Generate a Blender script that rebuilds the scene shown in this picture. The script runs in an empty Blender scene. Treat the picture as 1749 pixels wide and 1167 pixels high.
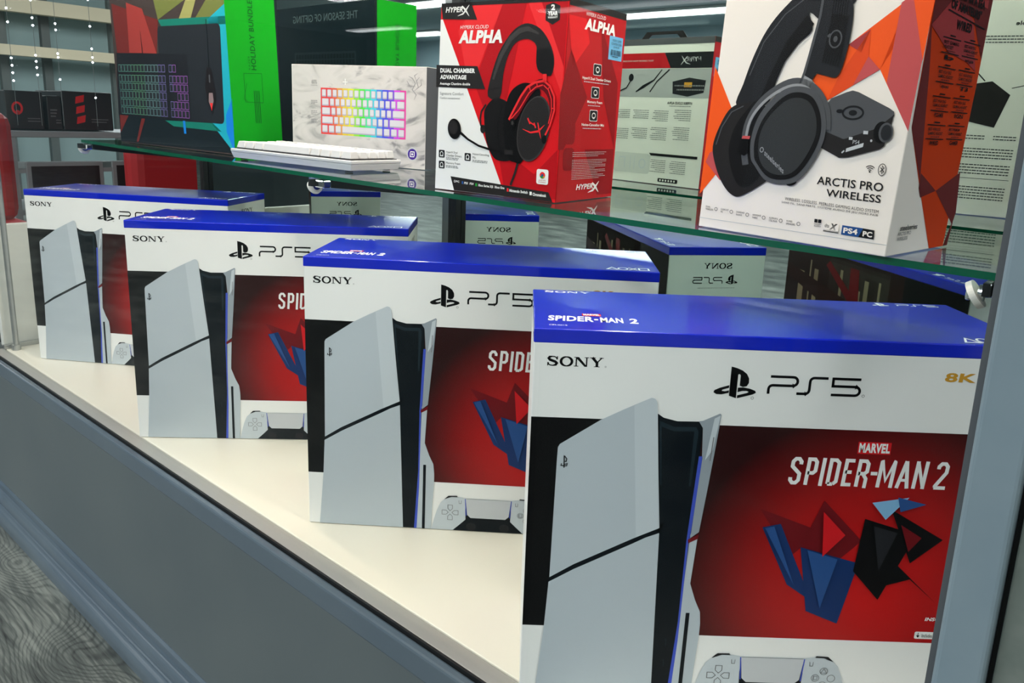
import bpy, bmesh, math, random
from mathutils import Vector, Matrix
random.seed(7)
SC = bpy.context.scene
COL = SC.collection
R = math.radians

# ---------------------------------------------------------------- camera
cam = bpy.data.cameras.new('camera'); camo = bpy.data.objects.new('camera', cam); COL.objects.link(camo)
rr = Vector((0.7626, 0.6457, 0.0395)).normalized(); fw = Vector((-0.6246, 0.7508, -0.2150)).normalized()
uu = rr.cross(fw).normalized(); rr = fw.cross(uu)
camo.matrix_world = Matrix(((rr.x, uu.x, -fw.x, 0), (rr.y, uu.y, -fw.y, 0), (rr.z, uu.z, -fw.z, .5208), (0, 0, 0, 1)))
cam.sensor_fit = 'HORIZONTAL'; cam.sensor_width = 36
cam.lens = 36 * 1300.256 / 1749
cam.shift_x = -(903.53 - 874.5) / 1749; cam.shift_y = (497.62 - 583.5) / 1749
cam.clip_start = .02; cam.clip_end = 60
SC.camera = camo

# ---------------------------------------------------------------- exposure, world, large lights
SC.view_settings.view_transform = 'Standard'; SC.view_settings.look = 'None'
SC.view_settings.exposure = 0.72; SC.view_settings.gamma = 1; SC.view_settings.use_curve_mapping = False
w = bpy.data.worlds.new('world'); SC.world = w; w.use_nodes = True
w.node_tree.nodes['Background'].inputs[0].default_value = (.75, .85, .9, 1)
w.node_tree.nodes['Background'].inputs[1].default_value = .3

def area(name, loc, rot, sx, sy, power, color):
    l = bpy.data.lights.new(name, 'AREA'); l.shape = 'RECTANGLE'; l.size = sx; l.size_y = sy
    l.energy = power; l.color = color
    o = bpy.data.objects.new(name, l); COL.objects.link(o); o.location = loc; o.rotation_euler = rot
    return o
LAMPS = [(-6.1, -8.25, 3.0), (-12.0, -8.7, 1.6), (-9.0, -6.05, 1.5), (-3.4, -4.2, 2.4), (2.3, .74, 2.4),  # last lamp of this row is added to light the cartons from the right
         (-1.4, -1.6, 2.4), (-4.6, -1.5, 2.4), (1.4, -3.4, 2.4), (-10.6, .6, 2.4), (-5.2, 2.8, 2.4)]
LAMP_Z = 2.17
for i, (x, y, l) in enumerate(LAMPS):
    area('ceiling_light_glow', (x, y, LAMP_Z - .036), (0, 0, 0), l, .30, (18, 18, 18, 34, 16, 31, 34, 10, 60, 52)[i], (.92, .98, 1))
# the strip lamp under the header of the display case
area('case_strip_glow', (-.95, .56, 1.03), (R(16), 0, 0), 1.7, .03, 5.2, (1, .86, .70))
area('case_strip_glow', (-.95, .885, 1.03), (0, 0, 0), 1.7, .03, 4.2, (1, .95, .86))  # second strip, added along the mirror to brighten the carton ends

# ---------------------------------------------------------------- materials
def lin(c):
    def f(v):
        v /= 255
        return v / 12.92 if v <= .04045 else ((v + .055) / 1.055) ** 2.4
    return (f(c[0]), f(c[1]), f(c[2]), 1)
MC = {}
def mat(name, rgb, rough=.5, metal=0, spec=.5, emit=0, coat=0):
    if name in MC: return MC[name]
    m = bpy.data.materials.new(name); m.use_nodes = True
    b = m.node_tree.nodes['Principled BSDF']
    b.inputs['Base Color'].default_value = lin(rgb); b.inputs['Roughness'].default_value = rough
    b.inputs['Metallic'].default_value = metal; b.inputs['Specular IOR Level'].default_value = spec
    if coat: b.inputs['Coat Weight'].default_value = coat; b.inputs['Coat Roughness'].default_value = .07
    if emit: b.inputs['Emission Color'].default_value = lin(rgb); b.inputs['Emission Strength'].default_value = emit
    MC[name] = m
    return m
def nodes(m): return m.node_tree.nodes, m.node_tree.links
def ramp(m, fac, stops, target):
    n, l = nodes(m)
    r = n.new('ShaderNodeValToRGB'); l.new(fac, r.inputs[0])
    e = r.color_ramp.elements
    while len(e) < len(stops): e.new(.5)
    for k, (p, c) in enumerate(stops): e[k].position = p; e[k].color = lin(c)
    l.new(r.outputs[0], target)
    return r
def bsdf(m): return m.node_tree.nodes['Principled BSDF']
def noise_mat(name, a, b, scale, rough=.5, metal=0, stretch=(1, 1, 1), detail=4, lo=.35, hi=.65, bump=0):
    m = mat(name, a, rough, metal); n, l = nodes(m)
    tc = n.new('ShaderNodeTexCoord'); mp = n.new('ShaderNodeMapping'); mp.inputs['Scale'].default_value = stretch
    nz = n.new('ShaderNodeTexNoise'); nz.inputs['Scale'].default_value = scale; nz.inputs['Detail'].default_value = detail
    l.new(tc.outputs['Object'], mp.inputs[0]); l.new(mp.outputs[0], nz.inputs['Vector'])
    ramp(m, nz.outputs['Fac'], [(lo, a), (hi, b)], bsdf(m).inputs['Base Color'])
    if bump:
        bp = n.new('ShaderNodeBump'); bp.inputs['Strength'].default_value = bump; bp.inputs['Distance'].default_value = .002
        l.new(nz.outputs['Fac'], bp.inputs['Height']); l.new(bp.outputs[0], bsdf(m).inputs['Normal'])
    return m
def glass_mat(name, tint, f0=.04, mult=1.0):
    m = bpy.data.materials.new(name); m.use_nodes = True; n, l = nodes(m); n.clear()
    out = n.new('ShaderNodeOutputMaterial'); mx = n.new('ShaderNodeMixShader')
    tr = n.new('ShaderNodeBsdfTransparent'); tr.inputs[0].default_value = (*tint, 1)
    gl = n.new('ShaderNodeBsdfGlossy'); gl.inputs['Roughness'].default_value = 0; gl.inputs[0].default_value = (1, 1, 1, 1)
    lw = n.new('ShaderNodeLayerWeight'); lw.inputs[0].default_value = .5
    p = n.new('ShaderNodeMath'); p.operation = 'POWER'; p.inputs[1].default_value = 5
    a = n.new('ShaderNodeMath'); a.operation = 'MULTIPLY_ADD'; a.inputs[1].default_value = (1 - f0) * mult; a.inputs[2].default_value = f0
    l.new(lw.outputs['Facing'], p.inputs[0]); l.new(p.outputs[0], a.inputs[0]); l.new(a.outputs[0], mx.inputs[0])
    l.new(tr.outputs[0], mx.inputs[1]); l.new(gl.outputs[0], mx.inputs[2]); l.new(mx.outputs[0], out.inputs[0])
    return m

# ---------------------------------------------------------------- object helpers
def tag(o, label=None, cat=None, group=None, kind=None):
    if label: o['label'] = label
    if cat: o['category'] = cat
    if group: o['group'] = group
    if kind: o['kind'] = kind
    return o
def empty(name, label, cat, loc=(0, 0, 0), rot=(0, 0, 0), group=None):
    o = bpy.data.objects.new(name, None); COL.objects.link(o); o.location = loc; o.rotation_euler = rot
    o.empty_display_size = .05
    return tag(o, label, cat, group)

class MB:
    """collects shapes with several materials and links them as one mesh object"""
    def __init__(s): s.bm = bmesh.new(); s.mats = []
    def mi(s, m):
        if m not in s.mats: s.mats.append(m)
        return s.mats.index(m)
    def faces(s, fs, m):
        i = s.mi(m)
        for f in fs: f.material_index = i
    def box(s, lo, hi, m, bevel=0, seg=2):
        vs = [s.bm.verts.new((x, y, z)) for x in (lo[0], hi[0]) for y in (lo[1], hi[1]) for z in (lo[2], hi[2])]
        fs = [s.bm.faces.new([vs[k] for k in q]) for q in ((0, 1, 3, 2), (4, 6, 7, 5), (0, 4, 5, 1), (2, 3, 7, 6), (0, 2, 6, 4), (1, 5, 7, 3))]
        s.faces(fs, m)
        if bevel:
            es = list({e for f in fs for e in f.edges})
            r = bmesh.ops.bevel(s.bm, geom=es, offset=bevel, segments=seg, affect='EDGES', profile=.5)
            s.faces(r['faces'], m)
        return vs
    def frustum(s, lo, hi, tx, ty, m, bevel=0):
        """box whose top is inset by tx, ty"""
        a = [s.bm.verts.new(p) for p in ((lo[0], lo[1], lo[2]), (hi[0], lo[1], lo[2]), (hi[0], hi[1], lo[2]), (lo[0], hi[1], lo[2]))]
        b = [s.bm.verts.new(p) for p in ((lo[0] + tx, lo[1] + ty[0], hi[2]), (hi[0] - tx, lo[1] + ty[0], hi[2]), (hi[0] - tx, hi[1] - ty[1], hi[2]), (lo[0] + tx, hi[1] - ty[1], hi[2]))]
        fs = [s.bm.faces.new(a[::-1]), s.bm.faces.new(b)] + [s.bm.faces.new((a[k], a[(k + 1) % 4], b[(k + 1) % 4], b[k])) for k in range(4)]
        s.faces(fs, m)
        if bevel:
            r = bmesh.ops.bevel(s.bm, geom=list({e for f in fs for e in f.edges}), offset=bevel, segments=2, affect='EDGES', profile=.5)
            s.faces(r['faces'], m)
    def prism(s, pts, axis, a, b, m):
        """extrude the closed 2D outline pts along an axis from a to b"""
        def P(p, t):
            return {'x': (t, p[0], p[1]), 'y': (p[0], t, p[1]), 'z': (p[0], p[1], t)}[axis]
        va = [s.bm.verts.new(P(p, a)) for p in pts]; vb = [s.bm.verts.new(P(p, b)) for p in pts]
        n = len(pts)
        fs = [s.bm.faces.new(va), s.bm.faces.new(vb[::-1])] + [s.bm.faces.new((va[k], vb[k], vb[(k + 1) % n], va[(k + 1) % n])) for k in range(n)]
        s.faces(fs, m); bmesh.ops.recalc_face_normals(s.bm, faces=fs)
    def cyl(s, a, b, r, m, n=24, r2=None):
        a = Vector(a); b = Vector(b); d = b - a
        q = d.to_track_quat('Z', 'Y').to_matrix().to_4x4()
        g = bmesh.ops.create_cone(s.bm, cap_ends=True, segments=n, radius1=r, radius2=r if r2 is None else r2, depth=d.length,
                                  matrix=Matrix.Translation((a + b) / 2) @ q)
        s.faces({f for v in g['verts'] for f in v.link_faces}, m)
    def ball(s, c, r, m, n=10):
        g = bmesh.ops.create_uvsphere(s.bm, u_segments=n, v_segments=n // 2 + 1, radius=r, matrix=Matrix.Translation(c))
        s.faces({f for v in g['verts'] for f in v.link_faces}, m)
    def build(s, name, parent=None, skew=0, smooth=False):
        if skew:
            for v in s.bm.verts: v.co.x += skew * v.co.z
        me = bpy.data.meshes.new(name); s.bm.normal_update(); s.bm.to_mesh(me); s.bm.free()
        for m in s.mats: me.materials.append(m)
        if smooth:
            for p in me.polygons: p.use_smooth = True
        o = bpy.data.objects.new(name, me); COL.objects.link(o)
        if parent: o.parent = parent
        return o

TX = {}
def text_tris(body, bold=0.0, shear=0.0, space=1.0, align='LEFT', line=1.0):
    k = (body, bold, shear, space, align)
    if k in TX: return TX[k]
    c = bpy.data.curves.new('lettering', 'FONT'); c.body = body; c.size = 1; c.offset = bold; c.shear = shear
    c.space_character = max(space, 1 + bold * 1.6); c.align_x = align; c.space_line = line; c.resolution_u = 3; c.fill_mode = 'FRONT'
    o = bpy.data.objects.new('lettering', c); COL.objects.link(o)
    dg = bpy.context.evaluated_depsgraph_get(); e = o.evaluated_get(dg); me = e.to_mesh()
    vs = [(v.co.x, v.co.y) for v in me.vertices]; fs = [tuple(p.vertices) for p in me.polygons]
    e.to_mesh_clear(); bpy.data.objects.remove(o); bpy.data.curves.remove(c)
    x0 = min(v[0] for v in vs); x1 = max(v[0] for v in vs); y0 = min(v[1] for v in vs); y1 = max(v[1] for v in vs)
    vs = [((v[0] - x0) / (x1 - x0), (v[1] - y0) / (y1 - y0)) for v in vs]
    TX[k] = (vs, fs, (x1 - x0) / (y1 - y0))
    return TX[k]

class Art(MB):
    """printing on one face of a carton, millimetres (u right, v up) in layers 0.15 mm apart"""
    def __init__(s, frame, lean=0):
        super().__init__(); s.f = frame; s.lay = 1; s.lean = lean
    def P(s, p):
        u, v = p
        return s.bm.verts.new(s.f((u - s.lean * v) * .001, v * .001, s.lay * .00018))
    def up(s): s.lay += 1; return s
    def poly(s, pts, m, layer=None):
        if layer: s.lay = layer
        ar = sum(pts[i][0] * pts[(i + 1) % len(pts)][1] - pts[(i + 1) % len(pts)][0] * pts[i][1] for i in range(len(pts)))
        if ar < 0: pts = pts[::-1]
        f = s.bm.faces.new([s.P(p) for p in pts]); s.faces([f], m)
    def rect(s, u0, v0, u1, v1, m, layer=None): s.poly([(u0, v0), (u1, v0), (u1, v1), (u0, v1)], m, layer)
    def rrect(s, u0, v0, u1, v1, r, m, layer=None):
        pts = []
        for cx, cy, a in ((u1 - r, v1 - r, 0), (u0 + r, v1 - r, 90), (u0 + r, v0 + r, 180), (u1 - r, v0 + r, 270)):
            for k in range(4): pts.append((cx + r * math.cos(R(a + 30 * k)), cy + r * math.sin(R(a + 30 * k))))
        s.poly(pts, m, layer)
    def ell(s, cx, cy, rx, ry, m, rot=0, n=28, layer=None):
        c, q = math.cos(R(rot)), math.sin(R(rot))
        s.poly([(cx + rx * math.cos(t) * c - ry * math.sin(t) * q, cy + rx * math.cos(t) * q + ry * math.sin(t) * c) for t in [6.28318 * k / n for k in range(n)]], m, layer)
    def stroke(s, pts, wd, m, closed=False, layer=None):
        if layer: s.lay = layer
        n = len(pts); L = []; Rr = []
        wds = wd if isinstance(wd, (list, tuple)) else [wd] * n
        for i, p in enumerate(pts):
            a = pts[i - 1] if (i or closed) else None; b = pts[(i + 1) % n] if (i < n - 1 or closed) else None
            ds = []
            if a: ds.append(Vector((p[0] - a[0], p[1] - a[1])).normalized())
            if b: ds.append(Vector((b[0] - p[0], b[1] - p[1])).normalized())
            t = sum(ds, Vector((0, 0)))
            t = t.normalized() if t.length > 1e-6 else ds[0]
            k = 1 / max(.5, t.dot(ds[0])); nn = Vector((-t.y, t.x)) * wds[i] / 2 * k
            L.append((p[0] + nn.x, p[1] + nn.y)); Rr.append((p[0] - nn.x, p[1] - nn.y))
        for i in range(n if closed else n - 1):
            j = (i + 1) % n
            s.poly([L[i], Rr[i], Rr[j], L[j]], m)
    def ring(s, cx, cy, rx, ry, wd, m, rot=0, n=28, layer=None):
        c, q = math.cos(R(rot)), math.sin(R(rot))
        s.stroke([(cx + rx * math.cos(t) * c - ry * math.sin(t) * q, cy + rx * math.cos(t) * q + ry * math.sin(t) * c) for t in [6.28318 * k / n for k in range(n)]], wd, m, True, layer)
    def text(s, body, u0, v0, u1, v1, m, bold=0, shear=0, space=1.0, rot=0, layer=None, slope=0):
        if layer: s.lay = layer
        vs, fs, _ = text_tris(body, bold, shear, space)
        if rot == 90: g = lambda x, y: (u1 - y * (u1 - u0), v0 + x * (v1 - v0))
        elif rot == 180: g = lambda x, y: (u1 - x * (u1 - u0), v1 - y * (v1 - v0))
        else: g = lambda x, y: (u0 + x * (u1 - u0), v0 + y * (v1 - v0) + slope * x)
        V = [s.P(g(*v)) for v in vs]; i = s.mi(m)
        for f in fs:
            try:
                q = s.bm.faces.new([V[k] for k in f]); q.material_index = i
            except ValueError: pass
    def lines(s, u0, v1, wdt, n, pitch, m, h=.8, ragged=.35, layer=None):
        """rows of print too small to read"""
        if layer: s.lay = layer
        for k in range(n):
            e = u0 + wdt * (1 - ragged * random.random()) if k % 3 == 2 else u0 + wdt * (1 - .1 * random.random())
            u = u0
            while u < e - 1:
                wl = random.uniform(1.6, 5.0); ue = min(u + wl, e)
                s.rect(u, v1 - k * pitch - h, ue, v1 - k * pitch, m); u = ue + .7

def smooth(p, n=5, closed=True):
    """rounded outline through the points"""
    m = len(p); o = []
    for i in range(m if closed else m - 1):
        a, b, c, d = (p[(i - 1) % m], p[i], p[(i + 1) % m], p[(i + 2) % m]) if closed else (p[max(i - 1, 0)], p[i], p[i + 1], p[min(i + 2, m - 1)])
        for k in range(n):
            t = k / n
            o.append(tuple(.5 * (2 * b[j] + (c[j] - a[j]) * t + (2 * a[j] - 5 * b[j] + 4 * c[j] - d[j]) * t * t + (3 * b[j] - a[j] - 3 * c[j] + d[j]) * t ** 3) for j in (0, 1)))
    if not closed: o.append(p[-1])
    return o
def arc(cx, cy, r, a0, a1, n=6, ry=None):
    ry = ry or r
    return [(cx + r * math.cos(R(a0 + (a1 - a0) * k / n)), cy + ry * math.sin(R(a0 + (a1 - a0) * k / n))) for k in range(n + 1)]
def front(w, d, h): return lambda u, v, o: (u, -o, v)
def right(w, d, h): return lambda u, v, o: (w + o, u, v)
def left(w, d, h): return lambda u, v, o: (-o, d - u, v)
def back(w, d, h): return lambda u, v, o: (w - u, d + o, v)
def topf(w, d, h): return lambda u, v, o: (u, v, h + o)

# ================================================================= ROOM
FZ = -.37; CZ = 2.2
def struct(name, mb): return tag(mb.build(name), kind='structure')
def wood_floor():
    m = mat('grey_oak_planks', (110, 112, 108), .45); n, l = nodes(m)
    def M(op, *a):
        q = n.new('ShaderNodeMath'); q.operation = op
        for k, v in enumerate(a):
            if isinstance(v, (int, float)): q.inputs[k].default_value = v
            else: l.new(v, q.inputs[k])
        return q.outputs[0]
    tc = n.new('ShaderNodeTexCoord'); P = tc.outputs['Object']
    def scaled(v):
        mp = n.new('ShaderNodeMapping'); mp.inputs['Scale'].default_value = v; l.new(P, mp.inputs[0]); return mp.outputs[0]
    def noise(v, sc, det):
        q = n.new('ShaderNodeTexNoise'); q.inputs['Scale'].default_value = sc; q.inputs['Detail'].default_value = det; l.new(v, q.inputs['Vector']); return q.outputs['Fac']
    sp = n.new('ShaderNodeSeparateXYZ'); l.new(P, sp.inputs[0])
    field = M('ADD', sp.outputs[1], M('MULTIPLY', noise(scaled((1, 2.2, 1)), 3.4, 2), .16))
    for kx, ky, r_, am in ((-1.262, .362, .075, .085), (-1.62, .392, .07, .07), (-1.05, .10, .08, .08), (-2.3, .12, .08, .08)):
        dx = M('MULTIPLY', M('SUBTRACT', sp.outputs[0], kx), .62); dy = M('SUBTRACT', sp.outputs[1], ky)
        d2 = M('ADD', M('MULTIPLY', dx, dx), M('MULTIPLY', dy, dy))
        field = M('ADD', field, M('MULTIPLY', M('EXPONENT', M('DIVIDE', d2, -r_ * r_ / 2)), am))
    jit = noise(scaled((.25, 1, 1)), 40, 3)
    ring = M('POWER', M('MULTIPLY_ADD', M('SINE', M('ADD', M('MULTIPLY', field, 620), M('MULTIPLY', jit, 9))), .5, .5), 3.5)
    pore = noise(scaled((.10, 1.5, 1)), 150, 5); tone = noise(scaled((.7, 1.5, 1)), 6, 3)
    t1 = M('SUBTRACT', M('MULTIPLY_ADD', tone, 1.0, .04), M('MULTIPLY', ring, .15))
    t2 = M('ADD', t1, M('MULTIPLY', M('SUBTRACT', pore, .5), .75))
    ramp(m, t2, [(.2, (42, 45, 44)), (.48, (88, 93, 89)), (.75, (138, 142, 134))], bsdf(m).inputs['Base Color'])
    bp = n.new('ShaderNodeBump'); bp.inputs['Strength'].default_value = .2; bp.inputs['Distance'].default_value = .002
    l.new(pore, bp.inputs['Height']); l.new(bp.outputs[0], bsdf(m).inputs['Normal'])
    return m
X0, X1, Y0, Y1 = -14, 4, -10, 5.5
mb = MB(); mb.box((X0, Y0, FZ - .1), (X1, Y1, FZ), wood_floor()); struct('floor', mb)
ceil_m = noise_mat('pale_ceiling', (186, 204, 212), (198, 214, 220), 2, .8)
mb = MB(); mb.box((X0, Y0, CZ), (X1, Y1, CZ + .1), ceil_m); struct('ceiling', mb)
wall_m = noise_mat('grey_green_wall', (112, 132, 138), (126, 146, 152), 1.5, .7)
mb = MB(); mb.box((X0, Y0 - .1, FZ), (X1, Y0, CZ), noise_mat('pale_blue_wall', (176, 200, 210), (190, 210, 218), 1.5, .7)); struct('wall_front', mb)
mb = MB(); mb.box((X0 - .1, Y0, FZ), (X0, Y1, CZ), wall_m); struct('wall_left', mb)
mb = MB(); mb.box((X0, Y1, FZ), (X1, Y1 + .1, CZ), wall_m); struct('wall_back', mb)
mb = MB(); mb.box((X1, Y0, FZ), (X1 + .1, Y1, CZ), wall_m); struct('wall_right', mb)
# grey partition that carries on to the right of the display case
part_m = noise_mat('grey_green_panel', (108, 118, 112), (120, 128, 122), 60, .55, detail=2)
mb = MB(); mb.box((-.0322, .462, FZ), (.55, .50, CZ), part_m, .001); struct('wall_partition', mb)

# glowing window added to the unseen right wall as fill light
fill_pane = mat('fill_light_pane', (240, 240, 232), .3, emit=.8); wfr = mat('window_frame_grey', (96, 104, 108), .4, .4)
wn = empty('fill_window', None, None, (X1 - .02, -4.2, .9)); wn['kind'] = 'structure'
mb = MB(); mb.box((-.004, -4.0, -1.1), (.01, 4.0, 1.15), fill_pane); mb.build('pane', wn)
for y in (-4.04, -2.0, 0, 2.0, 4.04):
    mb = MB(); mb.box((-.05, y - .04, -1.16), (-.006, y + .04, 1.2), wfr, .003); mb.build('mullion', wn)
for z in (-1.14, 1.18):
    mb = MB(); mb.box((-.045, -4.0, z - .035), (-.007, 4.0, z + .035), wfr, .003); mb.build('rail', wn)
# ceiling lamps
lampw = mat('lamp_diffuser', (250, 252, 255), .5, emit=5)
lampf = mat('lamp_frame', (210, 214, 216), .4)
names = ['behind the viewer, furthest middle of the ceiling', 'furthest left corner of the ceiling', 'left of the furthest lamp',
         'third row from the window', 'added out of view beyond the partition to light the right sides of the cartons', 'nearest the display window', 'just left of the nearest lamp',
         'over the right side of the shop', 'over the far left aisle', 'beyond the end of the display case']
for (x, y, l), nm in zip(LAMPS, names):
    t = empty('ceiling_light', 'long white linear ceiling lamp ' + nm, 'ceiling lamp', (x, y, LAMP_Z), group='linear ceiling lamps')
    mb = MB(); mb.box((-l / 2 - .02, -.18, -.01), (l / 2 + .02, .18, .03), lampf, .004); mb.build('frame', t)
    mb = MB(); mb.box((-l / 2, -.155, -.03), (l / 2, .155, -.008), lampw, .006); mb.build('diffuser', t)

# ================================================================= DISPLAY CASE
GY = .478; MY = .9398
blue_grey = noise_mat('grey_painted_metal', (82, 96, 108), (92, 105, 114), 3, .26)
panel_m = noise_mat('slate_laminate', (84, 94, 98), (93, 102, 104), 2.5, .36)
post_m = noise_mat('grey_aluminium_post', (124, 142, 152), (130, 147, 156), 20, .45)
alu = mat('brushed_aluminium', (176, 178, 176), .32, .85)
sill_m = mat('silver_sill', (172, 170, 164), .42, .3)
black = mat('black_gasket', (16, 18, 20), .5)
deck_m = noise_mat('cream_laminate', (234, 228, 212), (238, 232, 218), 4, .3)
white_p = mat('white_board', (226, 226, 218), .5)
dark_m = mat('dark_metal', (38, 42, 44), .4, .6)
case = empty('display_case', 'long glass fronted shop display case with white deck, slate base and mirrored back', 'display case', (-.95, .7, FZ))
cb = Matrix.Translation((.95, -.7, -FZ))
def part(name, mb, parent=case, **k):
    o = mb.build(name, parent, **k)
    if parent is case: o.data.transform(cb)
    return o
mb = MB(); mb.box((-1.885, .489, -.018), (-.05, .95, 0), deck_m, .001); part('deck', mb)
mb = MB(); mb.box((-1.885, .466, -.016), (-.066, .4885, -.001), sill_m, .002); part('glass_sill', mb)
mb = MB(); mb.box((-1.95, .4635, -.012), (-.066, .4662, -.0005), black); part('gasket', mb)
mb = MB(); mb.box((-2.45, .452, -.034), (-.0605, .4634, -.004), blue_grey, .003); part('top_rail', mb)
mb = MB(); mb.box((-2.45, .456, FZ + .06), (-.0605, .4655, -.0345), panel_m, .001); part('front_panel', mb)
mb = MB()
PF = ([(.4655, FZ), (.426, FZ), (.426, FZ + .010)] + [(.438 - .012 * math.cos(R(q)), FZ + .010 + .020 * math.sin(R(q))) for q in range(10, 91, 10)]
      + [(.440, FZ + .031), (.440, FZ + .034)] + [(.449 - .009 * math.cos(R(q)), FZ + .034 + .016 * math.sin(R(q))) for q in range(-20, 91, 11)]
      + [(.452, FZ + .051), (.452, FZ + .062), (.455, FZ + .066), (.4655, FZ + .067)])
mb.prism(PF, 'x', -2.45, -.0605, blue_grey)
part('base_moulding', mb)
mb = MB(); mb.box((-1.885, .4655, FZ), (-.05, .95, -.0185), dark_m); part('plinth', mb)
pane = glass_mat('window_glass', (.985, .99, .985), .0045, .45)
mb = MB(); mb.box((-1.883, GY - .003, -.001), (-.066, GY + .003, 1.05), pane); part('front_glass', mb)
mb = MB(); mb.box((-1.886, .49, .268), (-1.880, MY, 1.05), pane); part('end_glass', mb)
mb = MB(); mb.box((-1.905, .49, .002), (-1.887, MY, .267), white_p, .001); part('end_panel', mb)
mb = MB(); mb.box((-1.886, .485, 0), (-1.878, MY, .006), alu, .001); mb.box((-1.876, .485, 0), (-1.868, MY, .010), alu, .001); part('end_track', mb)
mb = MB(); mb.cyl((-1.851, .503, 0), (-1.851, .503, 1.05), .0055, alu); mb.cyl((-1.851, .503, 0), (-1.851, .503, .012), .0085, alu); part('chrome_rod', mb, smooth=False)
mb = MB(); mb.box((-.0603, .452, FZ), (-.0352, .482, 1.12), post_m, .003, 3); part('corner_post', mb)
mb = MB(); mb.box((-.0640, .458, 0), (-.0606, .482, 1.05), mat('grey_seal', (84, 88, 92), .5)); part('seal', mb)
mb = MB(); mb.box((-.0350, .468, FZ), (-.0325, .49, 1.12), black); part('shadow_gap', mb)
mb = MB(); mb.box((-.056, .49, .001), (-.051, MY, 1.05), pane); part('side_glass', mb)  # unseen end, made of glass so the added right lamp reaches the cartons
mb = MB(); mb.box((-1.885, .452, 1.05), (-.05, .95, 1.12), blue_grey, .003); part('header', mb)
mir = mat('mirror_silver', (212, 224, 220), .012, 1.0)
for a, b in ((-1.884, -.987), (-.953, -.057)):
    mb = MB(); mb.box((a, MY, .001), (b, MY + .006, 1.05), mir); part('mirror', mb)
mb = MB(); mb.box((-.987, MY - .004, 0), (-.965, MY + .006, 1.05), mat('satin_frame', (120, 128, 132), .4, .4), .001); part('mirror_frame', mb)
for x in (-1.835, -.953, -.085):
    mb = MB(); mb.box((x - .010, MY - .012, 0), (x + .010, MY - .0005, 1.05), dark_m, .001)
    for k in range(40):
        mb.box((x - .002, MY - .0126, .02 + k * .025), (x + .002, MY - .0118, .034 + k * .025), black)
    part('slotted_upright', mb)
mb = MB(); mb.box((-1.885, MY + .007, FZ), (-.05, MY + .02, 1.12), dark_m); part('back_board', mb)
for y, lb in ((.56, 'slim warm strip lamp under the header, near the window glass'), (.885, 'slim strip lamp added under the header along the mirror to brighten the carton ends')):
    t = empty('strip_light', lb, 'strip lamp', (-.95, y, 1.05), group='strip lamps of the display case')
    mb = MB(); mb.box((-.86, -.018, -.016), (.86, .018, 0), alu, .002); mb.build('housing', t)
    mb = MB(); mb.box((-.85, -.014, -.0185), (.85, .014, -.0155), mat('warm_diffuser', (255, 236, 205), .5, emit=6)); mb.build('diffuser', t)

# ---- glass shelf, carried a little askew
TILT = .0135
def sz(x): return .427 - TILT * (x + .1)
SHF = .648; SHB = .922; SHT = .006
edge_g = mat('green_glass_edge', (6, 92, 66), .12, spec=.8)
shelf_g = glass_mat('shelf_glass', (.86, .95, .92), .05, 1)
x0, x1 = -1.80, -.080
mb = MB(); vs = mb.box((x0, SHF, 0), (x1, SHB, SHT), edge_g)
i = mb.mi(shelf_g)
mb.bm.normal_update()
for f in mb.bm.faces:
    if abs(f.normal.z) > .9: f.material_index = i
for v in mb.bm.verts: v.co.z += sz(v.co.x) - SHT - .0004
mb.bm.verts.ensure_lookup_table()
sh = mb.build('glass_shelf'); tag(sh, 'long clear glass shelf with green edges across the display case', 'shelf')
white_r = mat('white_rubber', (226, 226, 220), .5); chrome = mat('chrome', (220, 224, 226), .08, 1)
for x, lb in ((-1.80, 'shelf bracket with chrome knob at the far left end of the glass shelf'),
              (-.953, 'dark shelf bracket with white rubber disc under the middle of the glass shelf'),
              (-.094, 'shelf bracket with white rubber disc beside the grey corner post')):
    z = sz(x) - SHT - .0022
    t = empty('shelf_bracket', lb, 'shelf bracket', (x, MY - .012, z), group='shelf brackets')
    mb = MB(); mb.prism([(0, 0), (-.287, 0), (-.287, -.010), (0, -.040)], 'x', -.0025, .0025, dark_m); mb.build('arm', t)
    mb = MB(); mb.cyl((-.0105, -.272, -.013), (-.0065, -.272, -.0105), .0112, white_r, 32); mb.build('rubber_disc', t)
    mb = MB(); mb.cyl((-.0065, -.272, -.010), (-.0026, -.272, -.010), .0065, chrome); mb.box((-.0145, -.279, -.016), (-.0105, -.265, -.008), chrome, .0015)
    mb.box((.0026, -.280, -.012), (.024, -.266, -.0006), chrome, .002); mb.build('chrome_clip', t)
# ================================================================= PRINT COLOURS
K = lambda n, c, r=.34, **k: mat('print_' + n, c, r, **{'spec': .12, **k})
WH = K('white', (239, 240, 238)); BK = K('black', (3, 4, 6)); NEAR = K('soft_black', (14, 14, 16)); GREY = K('grey', (120, 122, 124))
LG = K('light_grey', (196, 200, 204)); INK = K('ink', (30, 31, 34)); MG = K('mid_grey', (82, 84, 88)); DG = K('dark_grey', (38, 39, 43))

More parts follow.
